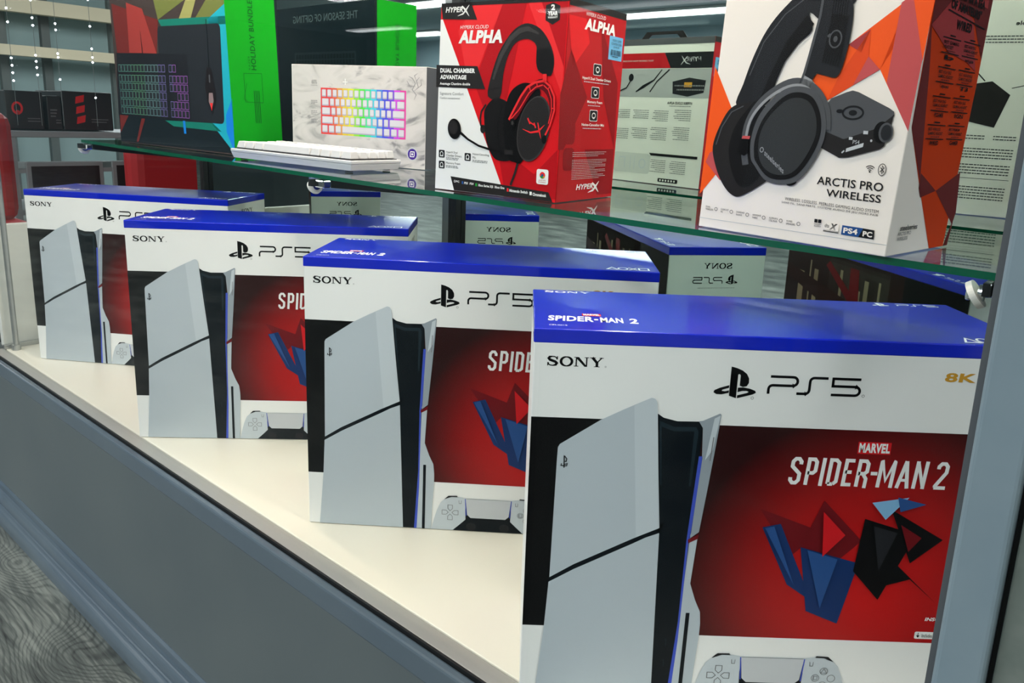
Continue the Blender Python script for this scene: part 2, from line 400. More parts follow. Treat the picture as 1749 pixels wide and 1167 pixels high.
# ================================================================= GAME CONSOLE CARTONS
BW, BD, BH, BS = .43, .154, .3532, .0125
LID = mat('blue_lid', (0, 32, 196), .3, spec=.2, coat=.8); LIDW = K('lid_white', (244, 246, 250))
REDM = mat('print_red_glow', (150, 16, 18), .34, spec=.18)
n, l = nodes(REDM); tc = n.new('ShaderNodeTexCoord'); vm = n.new('ShaderNodeVectorMath'); vm.operation = 'DISTANCE'
l.new(tc.outputs['Object'], vm.inputs[0]); vm.inputs[1].default_value = (.31, 0, .125)
mr = n.new('ShaderNodeMapRange'); mr.inputs[1].default_value = .02; mr.inputs[2].default_value = .168; l.new(vm.outputs['Value'], mr.inputs[0])
ramp(REDM, mr.outputs[0], [(0, (204, 22, 24)), (.45, (168, 18, 20)), (.8, (96, 14, 17)), (1, (40, 10, 12))], bsdf(REDM).inputs['Base Color'])
PL = K('plate_grey', (184, 194, 201)); PL2 = K('plate_pale', (196, 205, 211)); PLS = K('plate_shade', (150, 160, 168)); CORE = K('core', (6, 15, 22)); CORE2 = K('core_lit', (28, 42, 50)); BLUE = K('blue_line', (64, 84, 190))
GOLD = K('gold', (206, 152, 52)); MRED = K('marvel_red', (214, 28, 36))
NAVY = K('shard_navy', (24, 52, 104)); NAVY2 = K('shard_blue', (42, 82, 142)); WINE = K('shard_wine', (110, 18, 26)); CYAN = K('shard_pale_blue', (134, 186, 226))

def sony(a, u0, v0, u1, v1, m):
    """wide slab-serif lettering drawn stroke by stroke"""
    W, H = u1 - u0, v1 - v0
    g = lambda x, y: (u0 + x * W, v0 + y * H)
    tk, tn = .048 * W, .020 * W
    S = [(.168, .70), (.16, .86), (.125, .955), (.085, .97), (.04, .93), (.022, .78), (.045, .62), (.09, .53), (.14, .44), (.168, .28), (.15, .10), (.10, .03), (.05, .06), (.022, .17), (.014, .32)]
    a.stroke([g(*p) for p in S], [tn, tn, tn, tn, tk * .8, tk, tk, tk, tk, tk, tk * .8, tn, tn, tn, tn], m)
    a.poly([g(.155, .66), g(.185, .66), g(.185, 1), g(.168, 1)], m); a.poly([g(0, 0), (u0 + .016 * W, v0), g(.028, .36), g(0, .36)], m)
    O = [(.34 + .098 * math.cos(t), .5 + .47 * math.sin(t)) for t in [6.28318 * k / 28 for k in range(28)]]
    a.stroke([g(*p) for p in O], [tn + (tk - tn) * abs(math.cos(6.28318 * k / 28)) for k in range(28)], m, True)
    for x in (.515, .70): a.stroke([g(x, 0), g(x, 1)], tn * 1.15, m)
    a.poly([g(.49, 1), g(.56, 1), g(.715, 0), g(.665, 0)], m)
    a.rect(*g(.475, .93), *g(.56, 1), m); a.rect(*g(.475, 0), *g(.555, .07), m); a.rect(*g(.66, .93), *g(.74, 1), m)
    a.stroke([g(.80, 1), g(.885, .45)], tk, m); a.stroke([g(.97, 1), g(.885, .45)], tn * 1.1, m); a.stroke([g(.885, .5), g(.885, 0)], tk, m)
    a.rect(*g(.755, .93), *g(.86, 1), m); a.rect(*g(.925, .93), *g(1, 1), m); a.rect(*g(.835, 0), *g(.935, .07), m)
def pslogo(a, ox, oy, k, m, kx=None):
    kx = kx or k
    g = lambda ps: [(ox + (x - 154.9) * kx, oy + (y - 297.8) * k) for x, y in ps]
    a.poly(g([(168.3, 326.1), (173, 325), (178, 323), (182, 320), (184.2, 316), (184.4, 312), (182.8, 309), (179.6, 308.2), (176.8, 309.3), (176.8, 318.3), (175.9, 319.7), (174.6, 319.2), (174.6, 297.9), (168.4, 299.9)]), m)
    a.poly(g([(168, 309.5), (160, 306.8), (155.5, 304.5), (154.9, 302.6), (157.5, 301), (162, 300.9), (168, 302.6), (168, 304.8), (164.5, 303.8), (161.8, 304.2), (162.5, 305.2), (168, 307.1)]), m)
    a.poly(g([(175.4, 307.5), (180, 307.9), (186, 306.9), (190.5, 305.2), (191.3, 303.4), (188.5, 301.8), (175.4, 297.9), (175.4, 300.6), (183.5, 303), (185, 304), (183, 304.8), (179.5, 304.7), (175.4, 303.4)]), m)
def ps5(a, ox, oy, k, m, wd=2.3, kx=None):
    kx = kx or k
    g = lambda ps: [(ox + (x - 200.2) * kx, oy + (y - 303) * k) for x, y in ps]
    a.stroke(g([(201.6, 303)] + [(201.6, 307)] + arc(205, 307.4, 3.4, 180, 90, 4) + [(222, 310.8)] + arc(222, 314.7, 3.9, -90, 90, 8) + [(202.5, 318.6)]), wd * k, m)
    a.stroke(g([(225.8, 304.1), (233, 304.1)] + arc(233, 307.6, 3.5, -90, 0, 4) + [(236.5, 315)] + arc(240, 315.1, 3.5, 180, 90, 4) + [(251.8, 318.6)]), wd * k, m)
    a.stroke(g([(279.8, 318.6), (256.2, 318.6), (256.2, 311.9), (275.8, 311.9)] + arc(275.8, 308, 3.9, 90, -90, 8) + [(255.4, 304.1)]), wd * k, m)

def title(a, v0, v1, m):
    """condensed slanted capitals, stroke by stroke"""
    H = v1 - v0; wd = 3.3
    def S(pts, u, w_, k=1):
        a.stroke([(u + x * w_ + .07 * y * H, v0 + y * H) for x, y in pts], wd * k, m)
    h = wd / H / 2
    def x0(w_): return wd / w_ / 2
    for ch, u, w_ in (('S', 227.4, 10.4), ('P', 241.4, 10), ('I', 254.4, 3.4), ('D', 260.6, 10.4), ('E', 274.2, 8.6), ('R', 286, 10.6), ('M', 305, 14.6), ('A', 322, 12), ('N', 336.6, 11.4), ('2', 355.4, 10.8)):
        x = x0(w_); t, b, r = 1 - h, h, 1 - x; c = .10
        if ch == 'S': S([(r, .74), (r, t - c), (r - .2, t), (x + .2, t), (x, t - c), (x, .66), (r, .40), (r, b + c), (r - .2, b), (x + .2, b), (x, b + c), (x, .26)], u, w_)
        elif ch == 'P': S([(x, 0), (x, t), (r - .2, t), (r, t - c), (r, .52), (r - .2, .44), (x, .44)], u, w_)
        elif ch == 'I': S([(.5, -.02), (.5, 1)], u, w_)
        elif ch == 'D': S([(x, b), (x, t), (r - .25, t), (r, t - c), (r, b + c), (r - .25, b)], u, w_); S([(r - .25, b), (x, b)], u, w_)
        elif ch == 'E': S([(1, t), (x, t), (x, b), (1, b)], u, w_); S([(x, .52), (.86, .52)], u, w_)
        elif ch == 'R': S([(x, 0), (x, t), (r - .2, t), (r, t - c), (r, .56), (r - .2, .48), (x, .48)], u, w_); a.lay += 1; S([(.52, .48), (r, .30), (r, -.04)], u, w_, .95); a.lay -= 1
        elif ch == 'M': S([(x, 0), (x, .96)], u, w_); S([(r, 0), (r, .96)], u, w_); a.lay += 1; S([(x, 1), (.5, .26), (r, 1)], u, w_, .8); a.lay -= 1
        elif ch == 'A': S([(x * .9, 0), (.5, .99)], u, w_); a.lay += 1; S([(1 - x * .9, 0), (.5, .99)], u, w_); a.lay += 1; S([(.28, .30), (.72, .30)], u, w_, .8); a.lay -= 2
        elif ch == 'N': S([(x, 0), (x, 1)], u, w_); S([(r, 0), (r, 1)], u, w_); a.lay += 1; S([(x, .96), (r, .04)], u, w_, .85); a.lay -= 1
        elif ch == '2': S([(x, .74), (x, t - c), (x + .2, t), (r - .2, t), (r, t - c), (r, .62), (x, b + .06), (x, b)], u, w_); a.lay += 1; S([(x * .4, b), (1, b)], u, w_); a.lay -= 1
    a.rect(299.4, 231.5, 305.2, 234.8, m)

def make_console_box():
    t = empty('console_carton', 'x', 'carton')
    mb = MB(); mb.box((0, 0, 0), (BW, BD, BH - BS + .001), WH, .0012); mb.build('carton_body', t)
    # blue lid with its printing
    a = Art(topf(BW, BD, BH)); a.lay = 1
    a.box((-.0004, -.0004, BH - BS), (BW + .0004, BD + .0004, BH), LID, .0012)
    sony(a, 12, 141, 58, 148.5, LIDW)
    a.text('SPIDER', 12, 27.5, 52, 45.5, LIDW, .03, .12); a.rect(53, 34, 56.5, 37.5, LIDW); a.text('MAN', 58, 27, 79, 44.5, LIDW, .03, .12); a.text('2', 83.5, 26.5, 91.5, 44, LIDW, .03, .12)
    a.rect(43.5, 48, 60.5, 56, MRED); a.up().text('MARVEL', 44.5, 49, 59.5, 55, LIDW, .04); a.lay = 1
    a.text('CFI-2015', 12.5, 11, 28, 14.5, LIDW)
    a.stroke([(367.5, 6.5), (374, 20), (380.5, 6.5)], 2, LIDW, True); a.ring(387, 13, 5.6, 6.8, 2, LIDW)
    a.stroke([(394, 6.5), (404, 19.5)], 2, LIDW); a.lay = 2; a.stroke([(394, 19.5), (404, 6.5)], 2, LIDW); a.lay = 1; a.stroke([(406.5, 7), (406.5, 19.5), (418, 19.5), (418, 7)], 2, LIDW, True)
    pslogo(a, 346, 136, .48, LIDW); ps5(a, 372, 139, .54, LIDW)
    a.build('lid', t)
    # front
    a = Art(front(BW, BD, BH)); a.lay = 1
    a.rect(.3, 71.5, 135, 274.6, BK); a.rect(140, 66.6, BW * 1000 - .3, 272.8, REDM)
    sony(a, 12, 321, 59.5, 329.4, BK); a.ring(61.5, 321.6, .6, .6, .2, BK)
    pslogo(a, 154.9, 297.8, 1, BK); ps5(a, 200.2, 303, 1, BK)
    a.ring(188.6, 298.6, 1.1, 1.1, .3, BK); a.ring(283.2, 304, 1.1, 1.1, .3, BK)
    a.text('8K', 350.8, 319.4, 377.4, 327.6, GOLD, .035, .05)
    a.lay = 2
    a.rect(285, 251.2, 313.9, 262.4, MRED)
    title(a, 220.2, 246.2, WH)
    a.text('INSOMNIAC', 368.6, 89.5, 402, 93.2, WH, .03, .15)
    a.rrect(361.4, 70.8, 418, 78.2, 1.4, WH)
    a.lay = 3
    a.text('MARVEL', 286, 252.4, 313, 261.4, WH, .045)
    a.text('Includes', 368.2, 72.6, 377.8, 76.2, INK); a.stroke([(364.6, 77.2), (364.6, 72.4)], .6, INK); a.poly([(363, 74.4), (366.2, 74.4), (364.6, 72)], INK)
    # plain angular colour fields in place of the picture
    a.lay = 2
    for (pts, m) in (([(206, 196), (262, 176), (238, 150)], WINE), ([(210, 178), (226, 182), (262, 106), (238, 122)], NAVY), ([(262, 206), (300, 168), (262, 128), (246, 160)], WINE),
                     ([(246, 160), (300, 146), (288, 84), (258, 96)], NAVY), ([(300, 190), (348, 176), (322, 110), (296, 138)], NEAR), ([(322, 200), (372, 172), (346, 148)], NEAR),
                     ([(330, 150), (376, 108), (348, 132), (318, 122)], NEAR), ([(304, 206), (336, 212), (318, 190)], CYAN), ([(326, 212), (352, 206), (330, 198)], NAVY2)):
        a.poly(pts, m); a.lay += 1
    for (pts, m) in (([(212, 178), (220, 180), (244, 122)], NAVY2), ([(252, 158), (280, 150), (270, 100)], NAVY2), ([(262, 196), (284, 174), (266, 152)], MRED),
                     ([(308, 184), (330, 178), (318, 140)], DG), ([(332, 186), (352, 174), (342, 160)], WINE)):
        a.poly(pts, m); a.lay += 1
    fp = a.build('front_print', t)
    # console picture
    a = Art(front(BW, BD, BH)); a.lay = 3
    gu = [(22.8, 121.3), (44, 135.2), (69.4, 148.7), (94.7, 162.2), (118.5, 174)]; gl = [(22.3, 116.7), (44.2, 130.3), (69.7, 143.9), (95, 157.4), (106.7, 164), (118.6, 168.9)]
    a.poly(gl + [(123, 180), (118.5, 178)] + gu[::-1], CORE)
    a.poly([(108.9, 281.6), (114.3, 278), (126.3, 275.2), (144.7, 275.6), (147.8, 273.4), (148.6, 268), (148.4, 243.6), (144.1, 163.2), (143.1, 80.6), (138, .6), (122, .6), (117, 170), (112, 232)], CORE)
    a.poly([(150.9, 243.7), (146.6, 167), (144.9, 120), (143.9, 60), (141, .6), (137.6, .6), (142.5, 80.6), (143.5, 163), (147.6, 243.6)], BLUE, 4)
    a.poly([(144.7, 275.9), (148.3, 276.5), (162.4, 283.7), (163.7, 282.5), (161.5, 255), (158, 215), (153.9, 171.2), (144.8, 163.4), (147, 170), (150.5, 240), (148.7, 270)], PLS)
    a.poly([(145.3, 160.3), (153.1, 164.7), (150.5, 119.7), (156.3, 103.1), (161.8, 91.3), (163, 79), (163, 67), (161, 30), (160, .6), (141, .6), (143.9, 60), (144.9, 120)], PL)
    a.poly([(153, 240), (159, 250), (163, 282), (158, 279)], PL2, 5)
    a.poly([(144.6, 163.4), (154.2, 169.4), (153.4, 164.6), (145.3, 160)], WINE)
    a.poly([(149, 89.9), (152.5, 90), (151.6, .6), (148, .6)], CORE, 5)
    a.poly([(111, 275), (124, 270), (143, 270.5), (145.4, 266), (143, 215), (116, 215)], CORE2, 4); a.poly([(113, 270), (124, 266), (141.5, 266.5), (141, 215), (117, 215)], CORE, 5)
    a.poly(gu + [(116, 200), (113, 232), (109, 279.7), (107.8, 291.3), (106, 294.8), (102.7, 295.8), (94.2, 291.6), (80, 284.5), (60.1, 273.9), (26.2, 250.5), (24.6, 247.3), (24.3, 238)], PL, 4)
    a.poly([(88.2, 288), (94.2, 291.6), (102.7, 295.8), (106, 294.8), (107.8, 291.3), (109, 279.7), (113, 232), (117.8, 173.6), (98, 164)], PL2, 5)
    a.poly(gl + [(123.2, .6), (14, .6), (20, 70.8)], PL, 4)
    a.stroke([(30.5, 240), (30.8, 228.6)], 1.1, DG, layer=6); a.stroke([(30.8, 239.6), (32.8, 237), (32.4, 234.5), (31, 234.6)], .9, DG); a.stroke([(28.4, 232.6), (28, 230.6), (33, 230.4), (33.4, 232.6), (31.2, 231.6)], .8, DG)
    a.stroke([(131, 62), (133, 62), (133, 55)], .7, CORE2, layer=5); a.stroke([(130.5, 40), (132.5, 40), (132.5, 33)], .7, CORE2)
    a.stroke([(158.8, 262), (157.6, 240)], .8, GREY, layer=6)
    a.build('console_picture', fp)
    # controller picture
    a = Art(front(BW, BD, BH)); a.lay = 3
    a.poly([(177, 44), (182, 48.6), (193, 49), (194, 47), (186, 47), (178, 43.6)], INK); a.poly([(290, 44), (285, 48.6), (274, 49), (273, 47), (281, 47), (289, 43.6)], INK)
    a.poly([(160, .6), (163.8, 16), (167.3, 28), (171.8, 38.7), (177.6, 44.1), (186, 47.3), (194, 47.8), (205, 45.8), (262, 45.8), (273, 47.8), (281, 47.3), (289.4, 44.1), (295.2, 38.7), (299.7, 28), (303.2, 16), (307, .6)], PL2)
    a.poly([(188, .6), (197, 9), (204.6, 16.5), (204, 30), (205, 45.8), (262, 45.8), (263, 30), (262.4, 16.5), (270, 9), (279, .6)], CORE, 4)
    a.poly([(204.2, 45.6), (206.6, 23.4), (211, 19.2), (256, 19.2), (260.4, 23.4), (262.8, 45.6)], LG, 5)
    a.stroke([(203.8, 45.6), (205.4, 22)], 1, BLUE); a.stroke([(263.2, 45.6), (261.6, 22)], 1, BLUE)
    for x in (212, 255): a.ell(x, 7, 6, 5, INK); a.ring(x, 7, 6, 5, .7, DG, layer=6); a.lay = 5
    for dx, dy in ((0, 1), (0, -1), (1, 0), (-1, 0)):
        px, py = 184.4 + dx * 7.4, 25.5 + dy * 7.4; q = (-dy, dx)
        pts = [(px - dx * 5 + 0 * q[0], py - dy * 5), (px - dx * 2 + 3 * q[0], py - dy * 2 + 3 * q[1]), (px + dx * 3 + 3 * q[0], py + dy * 3 + 3 * q[1]), (px + dx * 3 - 3 * q[0], py + dy * 3 - 3 * q[1]), (px - dx * 2 - 3 * q[0], py - dy * 2 - 3 * q[1])]
        a.stroke(pts, .6, GREY, True, 5)
        a.ring(282.6 + dx * 7.4, 26 + dy * 7.4, 3.6, 3.6, .5, GREY)
    a.stroke([(279.8, 31.6), (282.6, 36), (285.4, 31.6)], .5, GREY, True); a.rect(273.4, 24.4, 273.9, 27.6, GREY); a.stroke([(273.4, 24.2), (277, 24.2), (277, 27.8), (273.4, 27.8)], .5, GREY, True)
    a.stroke([(195.6, 43), (195.9, 38.6), (198.6, 38.6), (198.9, 43)], .5, GREY); a.stroke([(268.4, 43), (268.7, 38.6), (271.4, 38.6), (271.7, 43)], .5, GREY)
    a.build('controller_picture', fp)
    # right end
    a = Art(right(BW, BD, BH)); a.lay = 1
    a.rect(.6, .8, 153.2, 340.6, WH); a.lay = 2
    sony(a, 53, 321, 98, 329.3, BK); pslogo(a, 42, 297, .53, BK); ps5(a, 66, 298.4, .6, BK)
    a.lines(46, 292, 62, 1, 2, GREY, .6); a.rect(.4, .6, 153.4, 70, BK); a.lines(40, 220, 70, 6, 6, GREY, 1.2)
    a.build('end_print', t)
    # back
    a = Art(back(BW, BD, BH)); a.lay = 1
    BR, BG, CR = K('back_brown', (46, 22, 20)), K('back_grey', (96, 100, 90)), K('back_cream', (150, 134, 110))
    a.rect(.3, .6, 429.7, 341, NEAR); a.rect(120, 150, 429.7, 341, BR); a.rect(150, 196, 300, 336, BG); a.lay = 2
    for u, v0_, v1_, w_ in ((168, 262, 322, 5), (196, 240, 318, 10), (214, 240, 300, 4), (262, 250, 322, 7), (330, 246, 310, 12), (352, 240, 322, 4), (372, 246, 300, 16)): a.rect(u, v0_, u + w_, v1_, CR)
    a.poly([(150, 240), (300, 330), (310, 322), (160, 226)], WINE, 3); a.poly([(205, 196), (222, 330), (244, 330), (236, 196)], WINE); a.poly([(250, 280), (429, 306), (429, 286), (262, 250)], BR)
    a.rect(0.3, .6, 116, 341, BK); a.lines(24, 120, 180, 8, 8, GREY, 2)
    a.build('back_print', t)
    return t
CART = [(-.3896, .4776, 40.34, 'blue and white games console carton nearest the viewer, its right edge behind the grey post'),
        (-.7903, .5204, 38.02, 'blue and white games console carton second from the grey post'),
        (-1.2110, .4857, 43.16, 'blue and white games console carton third from the grey post, before the leftmost one'),
        (-1.7524, .5170, 33.36, 'blue and white games console carton furthest left, beside the chrome rod')]
proto = make_console_box()
def copy_tree(o, parent=None):
    c = o.copy(); COL.objects.link(c)
    if parent: c.parent = parent
    for ch in list(o.children): copy_tree(ch, c)
    return c
roots = [proto] + [copy_tree(proto) for _ in range(3)]
for o, (x, y, r, lb) in zip(roots, CART):
    o.location = (x, y, .0005); o.rotation_euler = (0, 0, R(r)); tag(o, lb, 'carton', 'games console cartons on the white deck')

# ================================================================= THINGS ON THE GLASS SHELF
def on_shelf(name, label, cat, c, rot, w, group=None):
    """root at the front left bottom corner; c is the front right corner"""
    a = R(rot); x, y = c[0] - w * math.cos(a), c[1] - w * math.sin(a)
    o = empty(name, label, cat, (0, 0, 0), group=group)
    o.matrix_world = Matrix.Translation((x, y, sz(x) + .0004)) @ Matrix.Rotation(TILT, 4, 'Y') @ Matrix.Rotation(a, 4, 'Z')
    return o

# ---- red headset carton
W, D, H, SK = .181, .1346, .2225, .0165
HR = K('red', (222, 26, 34)); HR2 = K('red_deep', (184, 18, 28)); HR3 = K('red_dark', (140, 14, 24)); HRB = K('red_bright', (236, 48, 52))
CHAR = K('charcoal', (40, 38, 39)); CH2 = K('charcoal_lit', (62, 60, 60)); CH3 = K('charcoal_dark', (24, 23, 25))
t = on_shelf('headset_carton', 'red and white wired headset carton with blue price sticker on its side', 'carton', (-.5384, .688), 6.17, W)
mb = MB(); mb.box((0, 0, 0), (W, D, H), HR3, .0008); mb.build('carton_body', t, SK)
L = .03
a = Art(front(W, D, H), L); a.lay = 1
a.lean = 0; a.rect(.2, .2, 180.8, 222.3, HR); a.lean = L
a.poly([(60, 130), (100, 222), (132, 222), (96, 60)], HR2, 2); a.poly([(150, 222), (186, 222), (184, 150)], HR2); a.poly([(96, 60), (150, 30), (181, 60), (181, 4), (110, 2)], HR2); a.poly([(132, 222), (150, 222), (184, 150), (183, 120)], HRB); a.poly([(34, 190), (60, 222), (100, 222), (62, 140), (52, 124)], HRB)
a.poly([(.3, .3), (108, .3), (103.3, 14.5), (49, 124), (36.5, 150.6), (9.6, 203.6), (6.2, 203.6)], WH, 3)
a.poly([(6.6, 222), (52.2, 222), (62, 202.2), (9.6, 204.2)], CHAR); a.lean = 0; a.rect(.2, 218.4, 180.8, 222.3, CHAR); a.lean = L
def hyperx(a, u0, v0, u1, v1, m):
    w_ = u1 - u0; h_ = v1 - v0
    a.text('HYPER', u0, v0 + .38 * h_, u0 + .74 * w_, v0 + .86 * h_, m, .03, .2)
    g = lambda x, y: (u0 + x * w_, v0 + y * h_)
    a.stroke([g(.70, .92), g(.84, .55), g(1.0, .0)], [.03 * w_, .075 * w_, .01 * w_], m); a.stroke([g(1.0, 1.0), g(.86, .55), g(.74, .22), g(.52, .05)], [.01 * w_, .06 * w_, .05 * w_, .01 * w_], m)
a.lay = 4; hyperx(a, 14, 206.5, 50, 219.2, WH)
a.text('HYPERX CLOUD', 37, 192.2, 79, 196.2, WH, .0, .2); a.text('ALPHA', 34.5, 175.8, 99.5, 190.6, WH, .05, .18)
a.poly([(157.4, 215), (167.2, 217.6), (176.2, 214), (176.4, 199.4), (167, 194.4), (157.6, 199.2)], CHAR, 3); a.text('2', 164.4, 209.4, 169.6, 215.6, WH, .05, layer=4); a.text('YEAR', 160.4, 204, 173.4, 208.6, WH, .05); a.text('WARRANTY', 160.6, 201, 173.4, 203.2, WH, .03)
a.poly([(.6, 150.9), (64.1, 149.8), (76.5, 123.8), (.4, 124.6)], CHAR); a.text('DUAL CHAMBER', 6.8, 141.8, 60.8, 147.2, WH, .05, layer=5); a.text('ADVANTAGE', 6.8, 134.2, 47.8, 139.4, WH, .05); a.text('Avantage Chambre double', 6.4, 126.6, 53.8, 130.6, WH, .03)
a.text('Signature Comfort', 6.6, 114.6, 44, 119, GREY, .0, layer=4); a.text('Confort exceptionnel', 6.6, 110, 38.2, 113.2, GREY)
for (u, v) in ((6, 39.4), (6.2, 26), (47.4, 38.2)):
    a.rrect(u, v, u + 9.6, v + 9.4, 1.2, INK); a.ring(u + 4.8, v + 4.7, 2.2, 2.6, .9, WH, layer=5); a.rect(u + 2, v + 1.6, u + 7.6, v + 2.5, WH); a.lay = 4
a.text('HyperX Dual', 18, 45, 36, 48, INK); a.text('Chamber Drivers', 18, 41.4, 42.6, 44.4, INK); a.lines(18, 40.2, 20, 2, 1.7, GREY, .9)
a.text('Memory Foam', 17.8, 31.6, 40.6, 34.8, INK); a.lines(17.8, 30.4, 20, 2, 1.7, GREY, .9)
a.text('Noise-Canceling', 59.8, 45.4, 84.8, 48.4, INK); a.text('Mic', 59.8, 41.6, 65, 44.4, INK); a.lines(59.8, 40, 24, 2, 1.7, GREY, .9)
a.poly([(25.7, 17.4), (171.4, 11.2), (177.2, .5), (31.6, .5)], CHAR)
a.lay = 5
a.text('PC', 34.6, 10.6, 40, 13, WH, .03); a.ring(32.6, 11.8, 1.1, 1.3, .5, WH); a.rect(43.8, 9.4, 46.4, 12.8, NAVY2); a.text("PS5  PS4", 47.6, 9.6, 62.4, 12.4, WH, .03, .15)
a.rect(65.2, 8.6, 68, 12.2, K('green_dot', (40, 150, 60))); a.text('Xbox Series X|S  Xbox One', 69.4, 8, 109, 11.8, WH, .04); a.rect(112.8, 6.6, 115.4, 10.6, HRB); a.text('Nintendo Switch', 116.6, 6.6, 142.8, 10, WH, .04); a.rect(145.4, 5.6, 148.6, 9.6, WH); a.text('Chromebook', 149.8, 5.2, 168.6, 8.8, WH, .04)
a.rrect(154.2, 19.4, 170.4, 36.6, 2.4, WH)
a.lay = 6; a.ell(162.4, 29.8, 3.8, 3.8, HRB); a.poly([(162.4, 29.8), (158.8, 28.6), (160.6, 26.4), (164, 26.4)], K('green_dot', (40, 150, 60)), 7); a.poly([(162.4, 29.8), (166.1, 29), (164.6, 26.6), (163, 26.1)], GOLD); a.ell(162.4, 29.8, 1.6, 1.6, NAVY2, layer=8)
a.text('works with', 157.4, 23.4, 167, 25, HR2, layer=6); a.text('Chromebook', 157, 21.2, 167.6, 22.8, HR2)
fp = a.build('front_print', t, SK)
a = Art(front(W, D, H), L); a.lay = 4     # headset picture
a.stroke([(78.4, 106.4), (71.6, 98), (70.2, 90), (71.1, 82), (75.3, 77.9)], 2.2, CHAR); a.ell(74.5, 77.5, 4, 5, CHAR)
a.poly(smooth([(80.8, 115.7), (84, 136.4), (94.8, 164.6), (109.4, 184.2), (121.6, 193.6), (135, 196.6), (151.1, 190.7), (163.7, 176.9), (170.5, 161.5), (171.1, 150), (166.9, 139.9), (152.2, 144.3), (147.6, 154.1), (147.2, 171.5), (139.5, 178.5), (129.6, 179.7), (117.4, 175.1), (107.8, 160.5), (102.2, 140.4), (98.1, 113.9)], 3), CHAR)
a.stroke([(88, 135), (98, 161), (111, 180), (123, 188.6), (135, 191), (150, 185)], [3, 5, 6, 6, 5, 2], CH2, layer=5); a.poly([(152.2, 144.3), (147.6, 154.1), (147.4, 168), (165, 170), (170.5, 158), (171.1, 150), (166.9, 139.9)], CH3, 5)
a.stroke([(82.5, 124), (97.6, 126)], .6, CH3)
a.poly(smooth([(76.3, 88.5), (77.3, 101.1), (88.9, 112.8), (102, 113), (112, 105), (122, 70), (120, 46), (99.5, 42), (88.5, 48.8), (79.8, 65.4)]), CH3, 5); a.stroke(smooth([(104, 110), (98, 92), (97, 70), (104, 46)], 4, False), 1.2, NEAR, layer=6)
a.poly(smooth([(113, 47), (105.1, 76), (107, 104), (114.6, 122.3), (129.4, 131.4), (144.3, 130.5), (155, 122), (150, 80), (134, 44), (122, 42)]), NEAR, 6)
a.ell(147.5, 81, 21.5, 38, CH2, rot=-14, layer=7); a.ell(147.2, 81.2, 20, 36, CHAR, rot=-14, layer=8)
a.poly(smooth([(158, 137), (168, 130), (174.5, 118), (175.6, 103), (170, 85), (165.6, 80), (169, 100), (166, 116), (157, 125), (148, 124), (136, 110), (124, 92), (114, 88), (118, 100), (129, 118), (142, 131)], 3), K('yoke_gap', (96, 12, 22)), 9); a.stroke([(160.5, 142), (160.5, 133)], 5, HRB, layer=10)
a.stroke([(158.7, 134.5), (147, 132.4), (137, 127), (129, 117), (120.5, 103), (113, 90)], 2.6, HRB, layer=10); a.stroke([(158.4, 130), (149, 127.6), (140, 121), (127, 102), (116, 91)], 1.5, HRB)
a.stroke([(159.5, 134.5), (168, 129), (174, 118), (175, 103), (170, 86), (164.3, 75.1)], 2.2, HRB); a.stroke([(159.5, 129.8), (166, 125), (170.4, 115), (171.4, 102), (168, 88)], 1.2, HRB)
for p, q in (((140, 128.6), (142, 123)), ((150, 133), (151, 128)), ((168, 129), (165.4, 125.4)), ((175, 105), (171, 105))): a.stroke([p, q], 1.2, HRB)
a.ell(118.5, 86.5, 4, 5.4, NEAR, layer=11); a.ell(118.5, 86.5, 1.8, 2.4, CH2, layer=12); a.ell(163, 70, 3, 4.4, NEAR, layer=11)
g = [(138, 92), (147, 85)]; a.stroke([(139.6, 93), (143.2, 86.5)], 1.8, HRB, layer=10); a.stroke([(148.4, 88.2), (151, 82.4)], 1.6, HRB); a.stroke([(141.4, 89.4), (149.6, 85.2)], 1.4, HRB); a.stroke([(153.6, 88.6), (156, 79.5), (158.6, 71)], [1, 2.2, .4], HRB); a.stroke([(163, 86.4), (155, 79), (144, 77), (133, 80.4)], [.4, 2.4, 1.8, .4], HRB)
a.stroke([(36, 74), (43, 70), (52.3, 64.2), (69.2, 57.4), (91.1, 53.2), (111, 52.1)], [3, 3.4, 2.6, 2.6, 2.6, 3.4], NEAR, layer=7); a.ell(31, 75.4, 10.4, 12.4, NEAR, rot=10, layer=8); a.ell(29.4, 77.4, 7, 8.6, CHAR, rot=10, layer=9)
a.rect(108, 50, 120, 55.4, CHAR, 9)
a.stroke([(128.2, 44.7), (124, 30), (117.8, 14.5)], 3, CHAR, layer=6)
a.build('headset_picture', fp, SK)
a = Art(right(W, D, H), .06); a.lay = 1
a.lean = 0; a.rect(.2, .2, 134.4, 222.2, HR2); a.rect(.2, 214.6, 134.4, 222.3, CHAR, 2); a.lean = .06
a.poly([(60, 120), (12, 60), (.5, 60), (.5, 120), (20, 170)], HR3, 2); a.poly([(84, 205), (134, 140), (134, 60), (100, 120)], HR3); a.poly([(60, 60), (96, 4), (134, 4), (134, 60)], HR3); a.poly([(12, 205), (50, 205), (60, 180), (24, 150)], HR)
for k, (u, v) in enumerate(((12, 96), (12, 66), (12, 36))): a.rrect(u, v, u + 24, v + 26, 6, HR3, 3)
a.lay = 4
a.text('HYPERX CLOUD', 49, 208.5, 94, 212.6, WH, 0, .2); a.text('ALPHA', 46, 193.4, 119, 206, WH, .05, .18)
